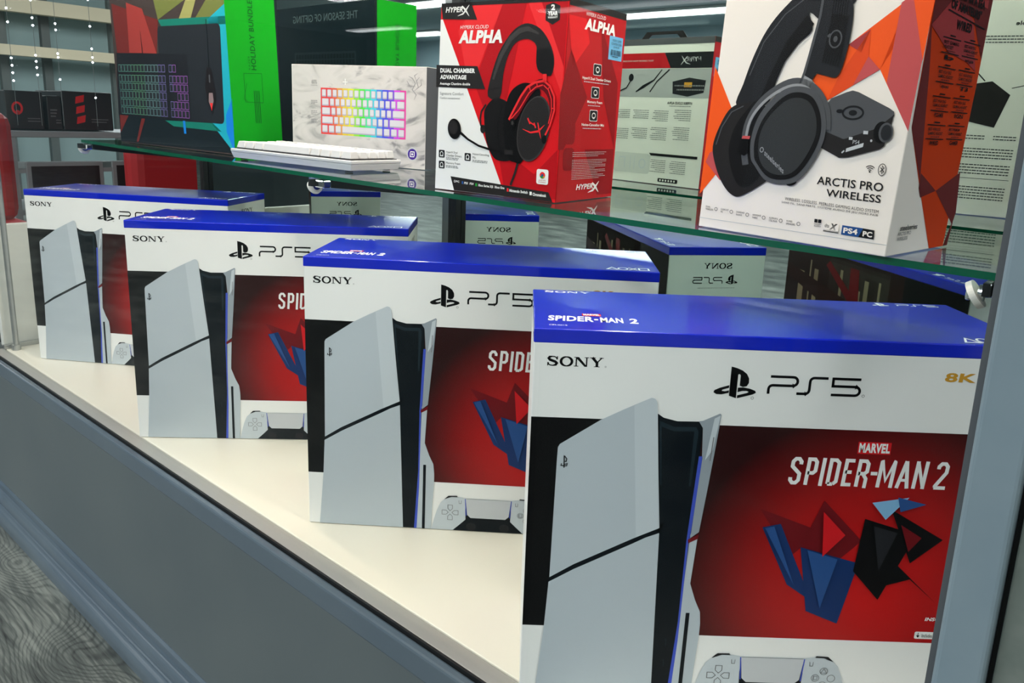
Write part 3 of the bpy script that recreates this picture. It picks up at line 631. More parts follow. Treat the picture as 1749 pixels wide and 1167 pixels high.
for k, (u, v, s1, s2) in enumerate(((71.6, 146.4, 'HyperX Dual Chamber Drivers', 1), (69.2, 120.2, 'Memory Foam', 0), (67.8, 93.8, 'Noise-Canceling Mic', 1))):
    a.rrect(u - .8, v - .8, u + 18.4, v + 12.4, 2, WH, 4); a.rrect(u, v, u + 17.6, v + 11.6, 1.8, INK, 5); a.ring(u + 8.8, v + 5.8, 4, 3, 1.2, WH, layer=6); a.rect(u + 7, v + 2, u + 10.6, v + 4, WH); a.lay = 5
    c_ = u + 8.8; hw = (34, 18, 27)[k]
    a.text(s1, c_ - hw, v - 7.4, c_ + hw, v - 3.4, WH, .02); a.lines(c_ - hw * .9, v - 8.8, hw * 1.8, 1, 2, LG, .9)
a.lines(32, 57, 84, 3, 2.2, LG, .5); a.lines(31.6, 48, 84, 12, 2, LG, .5)
hyperx(a, 43.4, 7.6, 98.4, 21, WH)
a.build('side_print', t, SK)
mb = Art(right(W, D, H), .06); mb.lay = 8
SB = K('sticker_blue', (112, 180, 222), .5)
mb.box((W, .0955, .1662), (W + .0006, .1292, .1934), SB)
mb.text('VIDEO GAME', 100 + 12, 187.4, 129 + 6, 190, INK, layer=8); mb.text('COUPON 53206', 110, 183.4, 136, 186, INK); mb.text('$ 99.99', 116, 179.6, 130, 182, INK)
for k in range(15): mb.rect(110 + k * 1.7, 171.6, 110 + k * 1.7 + random.choice((.6, 1.1)), 178, INK)
mb.lines(114, 170.6, 16, 1, 2, INK, .9)
tag(mb.build('price_sticker', t, SK), 'pale blue price sticker with a bar code')
a = Art(back(W, D, H)); a.lay = 1
BGY = K('back_white', (226, 226, 218)); PGY = K('picture_grey', (168, 170, 170))
a.rect(.2, .2, 180.8, 222.3, BGY); a.rect(.2, 213, 180.8, 222.3, MG, 2); a.rect(.2, 178, 180.8, 201, HR2); a.poly([(.2, 178), (74, 178), (88, 201), (.2, 201)], INK, 3)
hyperx(a, 20, 182.5, 56, 196, WH); a.text('TOUT CONFORT POUR VOUS JOUER', 108, 187.5, 172, 190.5, BGY, layer=4); a.rect(.2, 134, 180.8, 177, PGY, 2)
a.lay = 3
a.poly([(8, 160), (38, 164), (68, 158), (66, 140), (38, 136), (10, 142)], DG); a.rect(32, 150, 46, 157, GOLD, 4); a.lines(10, 153, 54, 2, 6, GREY, 2)
a.stroke([(90, 176), (104, 160), (124, 150), (138, 142)], [1.6, 2.4, 5, 2], INK, layer=3); a.stroke([(76, 176), (98, 158), (110, 142)], 2.2, INK); a.ell(150, 164, 5, 6, INK); a.stroke([(150, 160), (158, 148), (174, 142)], 2.2, INK); a.ell(178, 160, 8, 12, DG)
a.text('HYPERX CLOUD ALPHA', 28, 124, 74, 128, DG, .03); a.lines(30, 122, 42, 1, 2, GREY, 1)
for (u, v, n_) in ((28, 116, 6), (70, 114, 6), (108, 114, 5), (146, 114, 5), (28, 90, 7), (70, 88, 7), (108, 86, 6), (146, 84, 6)): a.lines(u, v, 32, n_, 3, GREY, 1)
a.poly([(8, 44), (96, 44), (100, 48), (8, 48)], INK); a.rrect(96, 14, 172, 46, 6, K('pale_panel', (204, 206, 200)), 2)
for (u, v) in ((28, 38), (66, 38)): a.lines(u, v, 30, 7, 3, GREY, 1, layer=3)
a.ring(112, 30, 6, 7, 2, LG); a.stroke([(128, 20), (128, 42)], 1.4, LG); a.stroke([(136, 20), (137, 42)], 1.4, LG); a.stroke([(148, 22), (148, 38), (160, 38), (160, 22)], 2, LG)
a.rrect(40, 4, 78, 10, 1.4, INK); 
for k in range(6): a.ell(46 + k * 5.4, 7, 1.6, 1.6, BGY, layer=4)
a.build('back_print', t, SK)
mb = MB(); mb.prism([(.045, H), (.054, H + .010), (.122, H + .010), (.131, H), (.118, H), (.112, H + .0055), (.064, H + .0055), (.058, H)], 'y', D - .0012, D - .0002, CHAR); mb.build('hang_tab', t, SK)

# ---- white and orange wireless headset carton
W, D, H, SK = .1802, .1165, .262, .028
OR = K('orange', (250, 92, 34)); OR2 = K('orange_dark', (206, 62, 18)); RO = K('rose', (200, 86, 88)); RO2 = K('rose_dark', (168, 62, 66)); MA = K('maroon', (112, 44, 46)); WW = K('warm_white', (246, 238, 230)); SLV = K('silver', (150, 152, 156))
t = on_shelf('headset_carton', 'white and orange wireless headset carton beside the grey post', 'carton', (-.167, .6415), -8.14, W)
mb = MB(); mb.box((0, 0, 0), (W, D, H), WW, .0008); mb.build('carton_body', t, SK)
L = .042
a = Art(front(W, D, H), L); a.lay = 1
a.poly([(3, 148.6), (26.3, 109.4), (22, 60), (-1.6, 30.8)], OR); a.poly([(21.2, 78.8), (5.6, 70), (2, 61.4), (19.9, 45.6), (30, 60)], RO, 2)
a.poly([(191, 262), (191, 204), (187, 148.6), (184.3, 98.2), (156.4, 144), (116, 119.7), (100, 137), (128.4, 163.5), (167.5, 192.5), (191, 210)], OR, 1)
a.poly([(166, 192.6), (188.4, 208), (188.4, 200), (187, 148.6), (184.3, 98.2), (163, 134)], RO, 2); a.poly([(174.4, 196), (190.6, 206), (187.6, 150)], OR, 3)
a.poly([(145.1, 174.4), (128.4, 163.5), (140, 157)], RO2, 2); a.poly([(145.1, 174.4), (146.1, 154.1), (136.3, 132), (116, 120), (124, 140)], K('orange_mid', (232, 78, 34)), 2); a.poly([(136.3, 132), (156.4, 144), (146.1, 154)], RO, 3)
a.lean = 0; a.stroke([(0, 8.6), (180, 9.6)], .5, LG); a.lean = L; a.lay = 4
a.text('ARCTIS PRO', 115.9, 51.4, 171.5, 58.2, INK, .012, 0, 1.02, slope=-.6); a.text('WIRELESS', 125.2, 42.2, 171, 48.4, INK, .012, 0, 1.02, slope=-.4)
a.text('WIRELESS. LOSSLESS. PEERLESS GAMING AUDIO SYSTEM', 88.3, 35, 170.6, 37.6, INK, 0, 0, 1.1, slope=-1.5); a.text('SANS FIL. SANS PERTE. SYSTÈME AUDIO DE JEU HORS PAIR', 85.5, 31.6, 170.6, 34.2, INK, 0, 0, 1.1, slope=-1)
for k, s_ in enumerate(('DUAL\nWIRELESS', 'CLEARCAST\nMIC', 'DASHBOARD\nBALANCE', 'AIRWEAVE\nFABRIC', 'ALUMINUM &\nSTEEL FRAME', 'HI-RES\nSPEAKERS')):
    u = 7 + k * 17; v = 20.6 - k * .5
    a.text(s_, u, v - 4, u + 8.6, v, INK, 0); a.ring(u + 11.6, v - 2, 1.5, 1.5, .4, INK)
a.rect(117.8, 19.4, 120.6, 22.4, INK); a.rect(121.2, 19.4, 124, 22.4, INK); a.text('DOLBY\nAUDIO', 117.8, 16, 124.2, 18.8, INK); a.rect(126.6, 13.8, 139.8, 20.4, WW); a.text('dts', 127.4, 16.6, 131.4, 19.8, INK, .03); a.text('X', 131.6, 15.2, 138.6, 20.6, INK, .06, .2); a.rect(126.6, 13.2, 139.8, 14.8, INK)
a.poly([(142.4, 12.6), (157, 12.6), (160.2, 20.2), (142.6, 20.4)], NAVY2); a.poly([(157, 12.6), (169.6, 12.6), (169.4, 19.8), (160.2, 20.2)], INK); a.text('PS4', 144, 14.2, 156, 18.8, WW, .04, layer=5); a.text('PC', 160.4, 13.8, 168.2, 18.2, WW, .04)
for r_ in (1.6, 3.2, 4.8): a.stroke([(159.2 + r_ * math.cos(R(q)), 65.4 + r_ * math.sin(R(q))) for q in (45, 65, 90, 115, 135)], .6, INK, layer=4)
a.ell(159.2, 65.4, .7, .7, INK); a.ring(168.8, 67.8, 3, 4.6, .5, INK); a.stroke([(167.2, 66), (170.2, 69.2), (168.7, 70.8), (168.7, 64.8), (170.2, 66.4), (167.2, 69.6)], .55, INK)
fp = a.build('front_print', t, SK)
a = Art(front(W, D, H), L); a.lay = 5     # headset picture
a.poly(smooth([(30.6, 113.4), (35.4, 133.1), (43, 156.1), (53.8, 178.2), (69.1, 196), (88, 210), (110, 216), (126, 210), (130, 196), (110, 180), (92.3, 190), (96.2, 176), (85.1, 165.5), (74.3, 151.3), (67.8, 134.6), (60, 115)], 4), DG)
a.poly([(60, 116), (67.8, 134.6), (74.3, 151.3), (85.1, 165.5), (94, 174), (97, 181), (90, 188), (74, 168), (62, 142), (52, 116)], CH3, 6); a.stroke([(41, 140), (52, 168), (70, 190), (88, 202)], 1, MG, layer=6)
a.poly([(96, 212), (110, 214), (121, 208)] + smooth([(124, 206), (129.5, 190), (129.6, 170), (127.7, 154.8), (125, 143), (121, 138), (112, 139.6), (104.3, 141.4)], 4, False) + [(100.2, 134.2), (89.4, 130.7), (92.4, 139.8), (97.1, 166.7), (101, 187.6)], DG, 7)
a.stroke([(90.4, 131), (93.6, 142), (98.4, 166), (102, 187), (103, 205)], 2.2, MG, layer=8); a.poly([(88.8, 128), (99.6, 127), (101.6, 136), (93.6, 140)], SLV, 8); a.poly([(108, 150), (123.6, 146), (126.6, 185), (112, 188)], CH3, 8)
for k in range(7): a.stroke([(110 + k * 2.2, 149 - k * .4), (111.4 + k * 2.2, 156 - k * .4)], .6, DG, layer=9); a.stroke([(112 + k * 2, 186), (112.6 + k * 2, 202)], .5, CH3, layer=8)
a.ring(117.5, 168, 5, 6.6, 1.2, MG, layer=9); a.ell(117.5, 168, 1.8, 2.4, MG); a.stroke([(110.6, 170), (113, 172)], 2, MG)
a.poly(smooth([(9, 76.2), (14.5, 95), (24.8, 111.4), (40.9, 116.5), (62, 112), (80, 62), (70.2, 50.6), (45.6, 34.3), (34, 34), (22.5, 44), (13.4, 59.8)]), CHAR, 6); a.stroke([(12.5, 78), (17, 94), (26, 108), (38, 113.6)], 1, MG, layer=7)
a.poly(smooth([(27, 72), (30, 92), (40, 108), (54, 118), (66, 80), (62, 54), (48, 42), (36, 48)]), CH3, 7)
a.stroke(smooth([(46, 62), (42.5, 80), (45, 101), (57, 119), (76, 132), (92, 134.4), (107, 127), (117, 112), (119.4, 96)], 4, False), 6.4, MG, layer=8); a.stroke(smooth([(43.6, 82), (46.4, 101), (58, 117), (76, 129), (92, 131.6), (106, 124.6)], 4, False), 2.6, SLV, layer=9)
a.poly(smooth([(56.1, 61.5), (50.5, 70), (49.6, 88), (56.4, 108.1), (73.9, 126.4), (91, 131), (107.9, 125), (117.5, 106), (117.4, 84.8), (106.1, 60.8), (92.7, 49.6), (70.1, 49.2)]), MG, 10)
a.poly(smooth([(57.6, 64.5), (54, 72), (53.7, 86), (60.4, 104.6), (75.9, 121.4), (90, 126.1), (104.4, 121.5), (113.4, 105.1), (113.4, 86), (103.4, 64.4), (90.7, 53.6), (71.1, 53)]), CH3, 11)
a.poly(smooth([(60.6, 67), (57.6, 86), (63.6, 102.6), (77.6, 117.4), (90, 121.6), (102, 117.6), (109.6, 104), (109.6, 87.2), (100.4, 67.4), (89.6, 57.4), (72.6, 57)]), K('cup_face', (54, 56, 58)), 12)
a.text('steelseries', 64.5, 72, 85, 77, SLV, .02, layer=13, slope=-15); a.ring(61.6, 76.4, 1.6, 2, .8, SLV)
a.poly([(37, 72), (40, 86), (47, 86), (48, 73), (44, 70)], NEAR, 12); a.poly([(40, 85), (48, 85), (48.6, 87.6), (41, 87.6)], RO, 13); a.ell(93, 50.6, 5, 2.6, NEAR, rot=20, layer=8)
a.build('headset_picture', fp, SK)
a = Art(front(W, D, H), L); a.lay = 5     # amplifier picture
a.poly([(112, 110), (119.7, 121.5), (132, 126.6), (137, 128), (142, 126.8), (168, 115), (172, 112.4), (172.6, 109.4), (170, 106), (160.8, 99.2), (140, 91), (134.5, 89.4), (129, 90.4), (117, 95)], MG); a.poly([(112, 97), (134.5, 89.6), (160.8, 99.4), (172.4, 110.4), (168, 86), (164.8, 83.4), (140.3, 75.4), (132.7, 74.5), (110, 84)], CHAR, 6)
a.ring(139.5, 110.6, 8.4, 5, 1.6, INK, layer=6); a.ell(139.5, 110.6, 3.4, 2.2, INK); a.ell(128.4, 111.6, 3, 1.6, INK)
a.ell(164.4, 96.4, 6.2, 8.4, NEAR, layer=7); a.ell(168, 96.4, 5.6, 7.6, MG, layer=8); a.ell(168.4, 96.4, 4.2, 6, DG, layer=9)
a.poly([(137.6, 79.4), (151.4, 84.4), (151.6, 87.6), (137.8, 82.4)], LG, 7); a.text('PS4', 142.6, 86.4, 148, 89.4, LG, layer=7); a.rect(139, 89.4, 142, 91.6, LG); a.rect(150.2, 94.4, 154, 97, LG); a.ell(157.4, 89.6, .9, 1, LG); a.stroke([(134.4, 78.6), (136.4, 80.6)], 1.2, LG)
a.build('amplifier_picture', fp, SK)
a = Art(right(W, D, H), .085); a.lay = 1
a.poly([(13, 101), (46, 54.4), (86, .4), (117, .4), (131, 141), (138, 262), (24, 262)], OR2)
a.poly([(13, 101), (20, 180), (28, 150), (44, 60), (46.2, 57)], MA, 2); a.poly([(22, 262), (138, 262), (131, 160), (100, 190), (56, 200), (20, 176)], MA, 2); a.poly([(56, 262), (120, 262), (126, 200), (70, 205)], RO2, 3)
a.poly([(80, 50.8), (128, 66), (134, 30), (122, .4), (116, .4), (128, 20)], MA, 2); a.poly([(80, 50.8), (44, 66), (44, 54), (50, 46)], MA); a.poly([(117, .4), (131, 22), (126, .4)], MA); a.poly([(20, 176), (56, 200), (100, 188), (122, 150), (100, 156), (60, 160)], RO2, 3)
a.lay = 5
a.text('EXPERT IN A SEA', 50, 200, 118, 207, INK, .04, slope=-2); a.text('OF AMATEURS"', 50, 191.6, 114, 198.6, INK, .04, slope=-2); a.stroke([(46, 190), (126, 184)], 1, INK); a.text('WIRED', 66, 178, 98, 185, INK, .05, 0, 1.2)
k = 0
for r_ in range(4):
    for c_ in range(2):
        u = 44 + c_ * 42 - r_ * 1.2; v = 170 - r_ * 22 + c_ * .5
        s_ = ('BEST GAMING\nHEADSET', 'BEST HIGH END\nGAMING HEADSET', 'BEST HIGH END\nGAMING HEADSET', 'BEST AUDIOPHILE\nGAMING HEADSET', 'BEST HIGH END\nGAMING HEADSET', 'BEST HIGH END\nGAMING HEADSET', 'BEST WIRELESS\nGAMING HEADSET', 'BEST PREMIUM\nGAMING HEADSET')[k]
        a.rect(u, v, u + 36, v + .8, INK); a.text(s_, u + 3, v - 7.4, u + 33, v - 1.6, INK, .02); a.lines(u + 10, v - 8.4, 18, 1, 2, MA, .8); a.rect(u, v - 11, u + 36, v - 10.2, INK); a.rect(u + 13, v + 2, u + 24, v + 3, INK)
        lg = ('b', 'tom\'s guide', 'T  digital trends', 'T3', 'PCGAMER', 'IGN', 'WIRED', 'GAMER')[k]
        a.text(lg, u + 9, v - 15.4, u + 27, v - 12, INK, .03); k += 1
a.text('steelseries', 19, 20, 52, 24.4, INK, .02); a.text('ARCTIS PRO\nWIRELESS', 15.6, 12, 41, 19, INK)
a.build('side_print', t, SK)
a = Art(back(W, D, H)); a.lay = 1
a.rect(.2, .2, 180, 261.6, BGY); a.lay = 2
a.poly([(40, 110), (86, 120), (86, 160), (52, 166), (30, 150)], CHAR); a.stroke([(30, 158), (8, 164)], 1, INK); a.stroke([(60, 166), (80, 186)], 1.4, INK); a.text('console', 12, 232, 40, 237, DG, .02)
for (u, v, w_, n_) in ((14, 100, 26, 2), (48, 100, 30, 2), (14, 84, 90, 4), (14, 64, 90, 4), (14, 36, 90, 5), (14, 220, 60, 3)): a.lines(u, v, w_, n_, 3.6, MG, 1.3)
a.rect(12, 46, 100, 46.6, MG)
a.build('back_print', t, SK)

# ---- white boxed keyboard
W, D, H = .285, .08, .1645
t = on_shelf('keyboard_carton', 'white marbled keyboard carton standing behind the white keyboard', 'carton', (-.954, .864), 14, W)
MARB = mat('marble_print', (232, 230, 226), .35); n, l = nodes(MARB)
tc = n.new('ShaderNodeTexCoord'); mp = n.new('ShaderNodeMapping'); mp.inputs['Scale'].default_value = (9, 1, 20); nz = n.new('ShaderNodeTexNoise'); nz.inputs['Scale'].default_value = 1.0; nz.inputs['Detail'].default_value = 5; nz.inputs['Distortion'].default_value = 2.2
l.new(tc.outputs['Object'], mp.inputs[0]); l.new(mp.outputs[0], nz.inputs['Vector'])
ramp(MARB, nz.outputs['Fac'], [(.34, (132, 132, 134)), (.42, (192, 191, 189)), (.52, (204, 202, 200)), (.60, (204, 202, 200)), (.7, (150, 150, 152))], bsdf(MARB).inputs['Base Color'])
mb = MB(); mb.box((0, 0, 0), (W, D, H), K('carton_white', (226, 224, 222)), .0006); mb.build('carton_body', t)
a = Art(front(W, D, H)); a.lay = 1
a.rect(2, .3, 284.6, 164.2, MARB)
def hsv(h, s=.8, v=1):
    import colorsys
    return tuple(int(255 * q) for q in colorsys.hsv_to_rgb(h, s, v))
KX0, KX1, KZ0, KZ1 = 66, 246, 47, 126
for k in range(15):
    c = K('glow_%d' % k, hsv((0, .0, .03, .09, .14, .17, .25, .32, .42, .52, .6, .66, .72, .82, .9)[k], .66, .86))
    a.rect(KX0 + (KX1 - KX0) * k / 15, KZ0, KX0 + (KX1 - KX0) * (k + 1) / 15 + .01, KZ1, c, 2)
rows = [[1] * 13 + [2], [1.5] + [1] * 12 + [1.5], [1.75] + [1] * 11 + [2.25], [2.25] + [1] * 10 + [2.75], [1.25] * 3 + [6.25] + [1.25] * 4]
KP = K('key_white', (206, 206, 214)); KPS = K('key_lilac', (168, 168, 188))
kw = (KX1 - KX0 - 3) / 15; kh = (KZ1 - KZ0 - 3) / 5
for r_, row in enumerate(rows):
    u = KX0 + 1.5; v = KZ1 - 1.5 - (r_ + 1) * kh
    for w_ in row:
        a.rrect(u + 1.3, v + 1.6, u + w_ * kw - 1.3, v + kh - 1.2, 1.2, KPS, 3); a.rrect(u + 2.2, v + 3.6, u + w_ * kw - 2.2, v + kh - 1.6, 1, KP, 4); u += w_ * kw
a.text('60%', 46, 132, 58, 139, GREY, .0, layer=3); a.text('FORM FACTOR', 45, 128.6, 59, 130.4, GREY); a.ring(52, 134.5, 9.5, 14, .5, LG)
for v in (104, 86, 72): a.lines(44, v, 15, 3, 2.6, GREY, 1)
SN = K('snake_grey', (150, 150, 152))
for pts in ([(262, 112), (266, 120), (258, 128), (264, 138), (258, 146), (251, 149)], [(262, 126), (270, 132), (266, 142), (272, 148)], [(264, 134), (254, 132), (250, 138), (247, 142)], [(266, 142), (262, 150), (268, 154)], [(268, 130), (276, 136), (274, 144)]):
    a.stroke(pts, [.6] + [1.5] * (len(pts) - 2) + [.6], SN, layer=3)
a.ell(260, 24, 11, 11, LG, layer=2); a.ell(260, 24, 9, 9, K('violet', (66, 40, 140)), layer=3)
a.stroke([(256, 27), (256, 20), (264, 20)], 1.4, WH, layer=4); a.stroke([(256, 28), (264, 28), (264, 21)], 1.4, WH); a.ell(260, 24, 1.8, 1.8, WH)
a.stroke([(110, 132), (132, 138), (150, 136)], 1, LG, layer=3); a.rect(119.4, 132, 121, 142, WH, 4); a.rect(115, 136, 125, 137.4, WH)
a.build('front_print', t)
a = Art(right(W, D, H)); a.lay = 1; a.rect(.4, .4, 79.6, 164, K('carton_grey', (84, 86, 92))); a.build('side_print', t)

# ---- white keyboard with one mesh per keycap
KW, KD = .300, .106
t = on_shelf('keyboard', 'small white mechanical keyboard lying before the marbled carton', 'keyboard', (-.938, .703), 5, KW)
kwm = mat('keyboard_white', (194, 196, 200), .4); kcap = mat('keycap_white', (196, 197, 200), .4)
mb = MB(); mb.frustum((.004, .004, .0022), (KW - .004, KD - .004, .012), -.003, (-.003, -.003), kwm, .001); mb.box((.0005, .0005, .0121), (KW - .0005, KD - .0005, .0175), kwm, .0015); mb.build('body', t)
mb = MB(); mb.box((.006, .005, .0174), (KW - .006, KD - .005, .0186), mat('switch_plate', (40, 40, 44), .5)); mb.build('switch_plate', t)
for x in (.02, KW - .02):
    for y in (.014, KD - .014):
        mb = MB(); mb.cyl((x, y, 0), (x, y, .0024), .006, mat('rubber_foot', (50, 50, 52), .6), 16); mb.build('foot', t)
U = (KW - .016) / 15; V = (KD - .012) / 5
for r_, row in enumerate(rows):
    x = .008; y = KD - .006 - (r_ + 1) * V
    for w_ in row:
        mb = MB(); lift = (.0016, .0006, 0, .0004, .001)[r_]
        mb.frustum((x + .0008, y + .0008, .0192), (x + w_ * U - .0008, y + V - .0008, .0292 + lift), .0026, (.0030, .0016), kcap, .0011)
        mb.build('keycap', t); x += w_ * U

# ---- green holiday bundle carton
W, D, H, SK = .4104, .103, .316, -.038
t = on_shelf('bundle_carton', 'tall green and black keyboard and mouse bundle carton at the left of the glass shelf', 'carton', (-1.3061, .7248), 3.99, W)
GRN = K('green', (10, 146, 24)); GRD = K('green_dark', (6, 84, 22)); NVY = K('night', (20, 30, 36))
mb = MB(); mb.box((0, 0, 0), (W, D, H), NVY, .0008); mb.build('carton_body', t, SK)
a = Art(front(W, D, H), -.025); a.lay = 1
TQ = K('turquoise', (30, 170, 190)); SKY = K('sky_blue', (20, 130, 220)); TEAL = K('teal', (20, 120, 104)); OLV = K('olive', (112, 120, 62)); BRK = K('brick', (112, 40, 38)); PADM = K('pad_dark', (34, 38, 44)); SMK = K('smoke', (66, 56, 54))
a.lean = 0; a.rect(.4, .4, 410, 315.6, SMK); a.lean = -.025
a.poly([(176, 240), (400, 315), (150, 315)], OLV, 2); a.poly([(250, 240), (310, 315), (336, 315), (290, 240)], K('pale_olive', (158, 158, 96)), 3); a.poly([(344, 236), (403, 252), (402, 314), (396, 314), (300, 236)], OLV, 2); a.poly([(344, 236), (402, 262), (410, 3), (342, 52), (372, 100)], TQ, 3); a.poly([(388, 70), (409, 100), (411, 3), (388, 40)], SKY, 4)
a.poly([(176, 240), (402, 240), (402, 226), (186, 228)], TEAL, 3); a.poly([(1, 276), (176, 240), (164, 178), (10, 180)], BRK, 2); a.poly([(60, 276), (120, 262), (164, 178), (60, 180)], K('brick_lit', (158, 58, 54)), 3)
a.poly([(-2, 57), (342, 52), (410, 3), (0, 2)], NVY, 2); a.poly([(180, 52), (344, 54), (372, 40), (210, 42)], TEAL, 3); a.poly([(2, 57), (40, 57), (2, 20)], BRK, 3); a.poly([(90, 52), (104, 52), (72, 4), (64, 4)], BRK, 3); a.poly([(244, 56), (252, 56), (254, 30), (246, 30)], SKY, 4)
a.rrect(172, 54, 382, 228, 9, PADM, 4)
a.poly([(8, 180), (270, 176), (274, 54), (-2, 56)], K('kb_black', (28, 30, 36)), 5)
KC = [K('kc%d' % k, c) for k, c in enumerate(((88, 140, 128), (96, 150, 120), (110, 150, 150), (120, 112, 170), (146, 90, 170)))]
for r_ in range(6):
    v = 157 - r_ * 16 - (4 if r_ else 0)
    for c_ in range(20):
        if c_ in (14, ) or (r_ == 0 and c_ > 16) or (r_ == 3 and c_ in (15, 16)) : continue
        u = 12 + c_ * 12.9; m = KC[min(4, c_ // 4)]
        a.rect(u, v - 14, u + 11.6, v, m, 6); a.rect(u + 1, v - 13, u + 10.6, v - 1, K('kb_key', (38, 42, 48)), 7)
a.stroke([(112, 176), (110, 200), (108, 220)], [3, 1.4, .6], NVY, layer=6)
a.poly([(334, 152), (348, 152), (358, 118), (360, 96), (345, 68), (330, 94), (326, 116)], K('mouse_black', (26, 22, 26)), 6); a.poly([(338, 108), (350, 108), (352, 94), (345, 78), (336, 92)], K('mouse_grey', (140, 120, 122)), 7); a.poly([(340, 90), (349, 90), (345, 76)], HRB, 8); a.stroke([(341, 150), (341, 200), (339, 236)], 1.4, NVY, layer=7); a.rect(340, 126, 344, 140, MG, 7)
a.text('RAZER', 8, 286, 60, 296, LG, .02, layer=4)
a.build('front_print', t, SK)
a = Art(right(W, D, H), .02); a.lay = 1
a.rect(.4, .4, 102.4, 315.4, GRN); a.lay = 2
a.text('HOLIDAY BUNDLE', 45.5, 152, 56, 272, GRD, .02, 0, 1.1, rot=90); a.text('RAZER', 39.6, 152, 43.6, 176, GRD, 0, 0, 1.2, rot=90); a.stroke([(28.9, 95), (28.9, 145), (66, 147), (66, 95)], .8, GRD, True); [a.stroke([(u_, 58), (u_, 116)], 1.6, GRD) for u_ in (48, 51.4, 54.8, 58.2)]; a.stroke([(34, 128), (26, 100), (34, 96)], .7, GRD)
a.build('side_print', t, SK)
a = Art(back(W, D, H)); a.lay = 1; a.rect(.4, .4, 410, 315.6, K('back_night', (22, 34, 42))); a.lay = 2
BT = K('dim_text', (96, 110, 116)); a.text('THE SEASON OF GIFTING', 60, 280, 330, 296, BT)
a.rrect(70, 130, 330, 214, 4, K('dim_kb', (40, 52, 60)))
for r_ in range(6):
    for c_ in range(20): a.rect(76 + c_ * 12.4, 136 + r_ * 12.6, 86 + c_ * 12.4, 146 + r_ * 12.6, NVY, 3)
a.lines(70, 110, 220, 7, 9, BT, 2, layer=2)
a.build('back_print', t, SK)

# ================================================================= SHOP BEYOND THE CASE
# things seen through the end glass stand about two metres past the case
shelf_w = mat('stand_grey', (150, 156, 158), .5); carb = mat('carton_black', (26, 28, 31), .45); redp = mat('red_cloth', (176, 22, 30), .5); cream = mat('cream_beam', (226, 214, 184), .6)
def stand(x, y0, y1, z0, z1, label):
    t = empty('display_stand', label, 'display stand', (x, y0, FZ), group='grey display stands')
    L_ = y1 - y0; d_ = .5
    for y in (0, L_ - .03):
        for dx in (0, -d_):
            mb = MB(); mb.box((dx - .03, y, 0), (dx, y + .03, z1 - FZ - .03), shelf_w); mb.build('leg', t)
    for k, z in enumerate((z0, (z0 + z1) / 2)):
        mb = MB(); mb.box((-d_, .03, z - FZ), (0, L_ - .03, z - FZ + .02), shelf_w); mb.build('shelf_board', t)
    mb = MB(); mb.box((-d_ - .04, 0, z1 - FZ - .03), (.0, L_, z1 - FZ), shelf_w, .004); mb.build('top_board', t)
    for k in range(2):
        mb = MB(); s0 = .06 + k * (L_ - .12) / 2; mb.box((-.012, s0, z0 - FZ + .05), (.002, s0 + (L_ - .2) / 2, z0 - FZ + .24), shelf_w, .004); mb.box((.0015, s0 + .02, z0 - FZ + .07), (.004, s0 + (L_ - .2) / 2 - .02, z0 - FZ + .22), carb)
        mb.build('picture_frame', t)
    return t
stand(-4, 1.14, 2.0, .02, .40, 'grey display stand seen through the glass end of the case')
def dark_carton(x, y0, y1, z0, z1, label, mark):
    t = empty('black_carton', label, 'carton', (x, y0, z0), group='black cartons on the far stand')
    mb = MB(); mb.box((-.34, 0, 0), (0, y1 - y0, z1 - z0), carb, .004); mb.build('carton_body', t)
    a = Art(lambda u, v, o: (o, u, v)); a.lay = 8
    w_, h_ = (y1 - y0) * 1000, (z1 - z0) * 1000
    a.rect(4, 4, w_ - 4, h_ - 4, carb, 7); a.lay = 8
    if mark == 'ring': a.ring(w_ * .3, h_ * .55, 18, 24, 9, HRB); a.ell(w_ * .3, h_ * .45, 8, 8, HRB)
    elif mark == 'bars':
        for k in range(3): a.poly([(w_ * .25, h_ * (.16 + k * .26)), (w_ * .42, h_ * (.22 + k * .26)), (w_ * .44, h_ * (.40 + k * .26)), (w_ * .27, h_ * (.34 + k * .26))], HRB)
    else: a.lines(w_ * .2, h_ * .6, w_ * .5, 3, 14, GREY, 6)
    a.lines(w_ * .55, h_ * .3, w_ * .35, 2, 12, GREY, 4)
    a.build('label_print', t)
dark_carton(-4.02, 1.15, 1.30, .405, .575, 'black carton with a red ring mark on the far grey stand', 'ring')
dark_carton(-4.02, 1.315, 1.375, .405, .56, 'narrow plain black carton between the two marked black cartons', 'none')
dark_carton(-4.02, 1.38, 1.60, .405, .585, 'wide black carton with three red slanted bars on the far grey stand', 'bars')
def chair(x, y, label):
    t = empty('gaming_chair', label, 'chair', (x, y, FZ), group='red gaming chairs')
    mb = MB(); mb.box((-.25, -.25, .38), (.25, .25, .47), redp, .04, 3); mb.build('seat', t)
    mb = MB(); mb.box((-.26, -.23, .46), (-.14, .23, .86), redp, .05, 3); mb.build('backrest', t)
    mb = MB(); mb.cyl((0, 0, .06), (0, 0, .39), .03, dark_m)
    for k in range(5): mb.cyl((0, 0, .09), (.3 * math.cos(k * 1.2566), .3 * math.sin(k * 1.2566), .06), .02, dark_m); mb.ball((.3 * math.cos(k * 1.2566), .3 * math.sin(k * 1.2566), .03), .03, dark_m)
    mb.build('base', t)
chair(-3.1, .72, 'red gaming chair at the left edge, seen through the glass end')
chair(-3.2, 1.62, 'red gaming chair right of the grey stand, seen through the glass end')
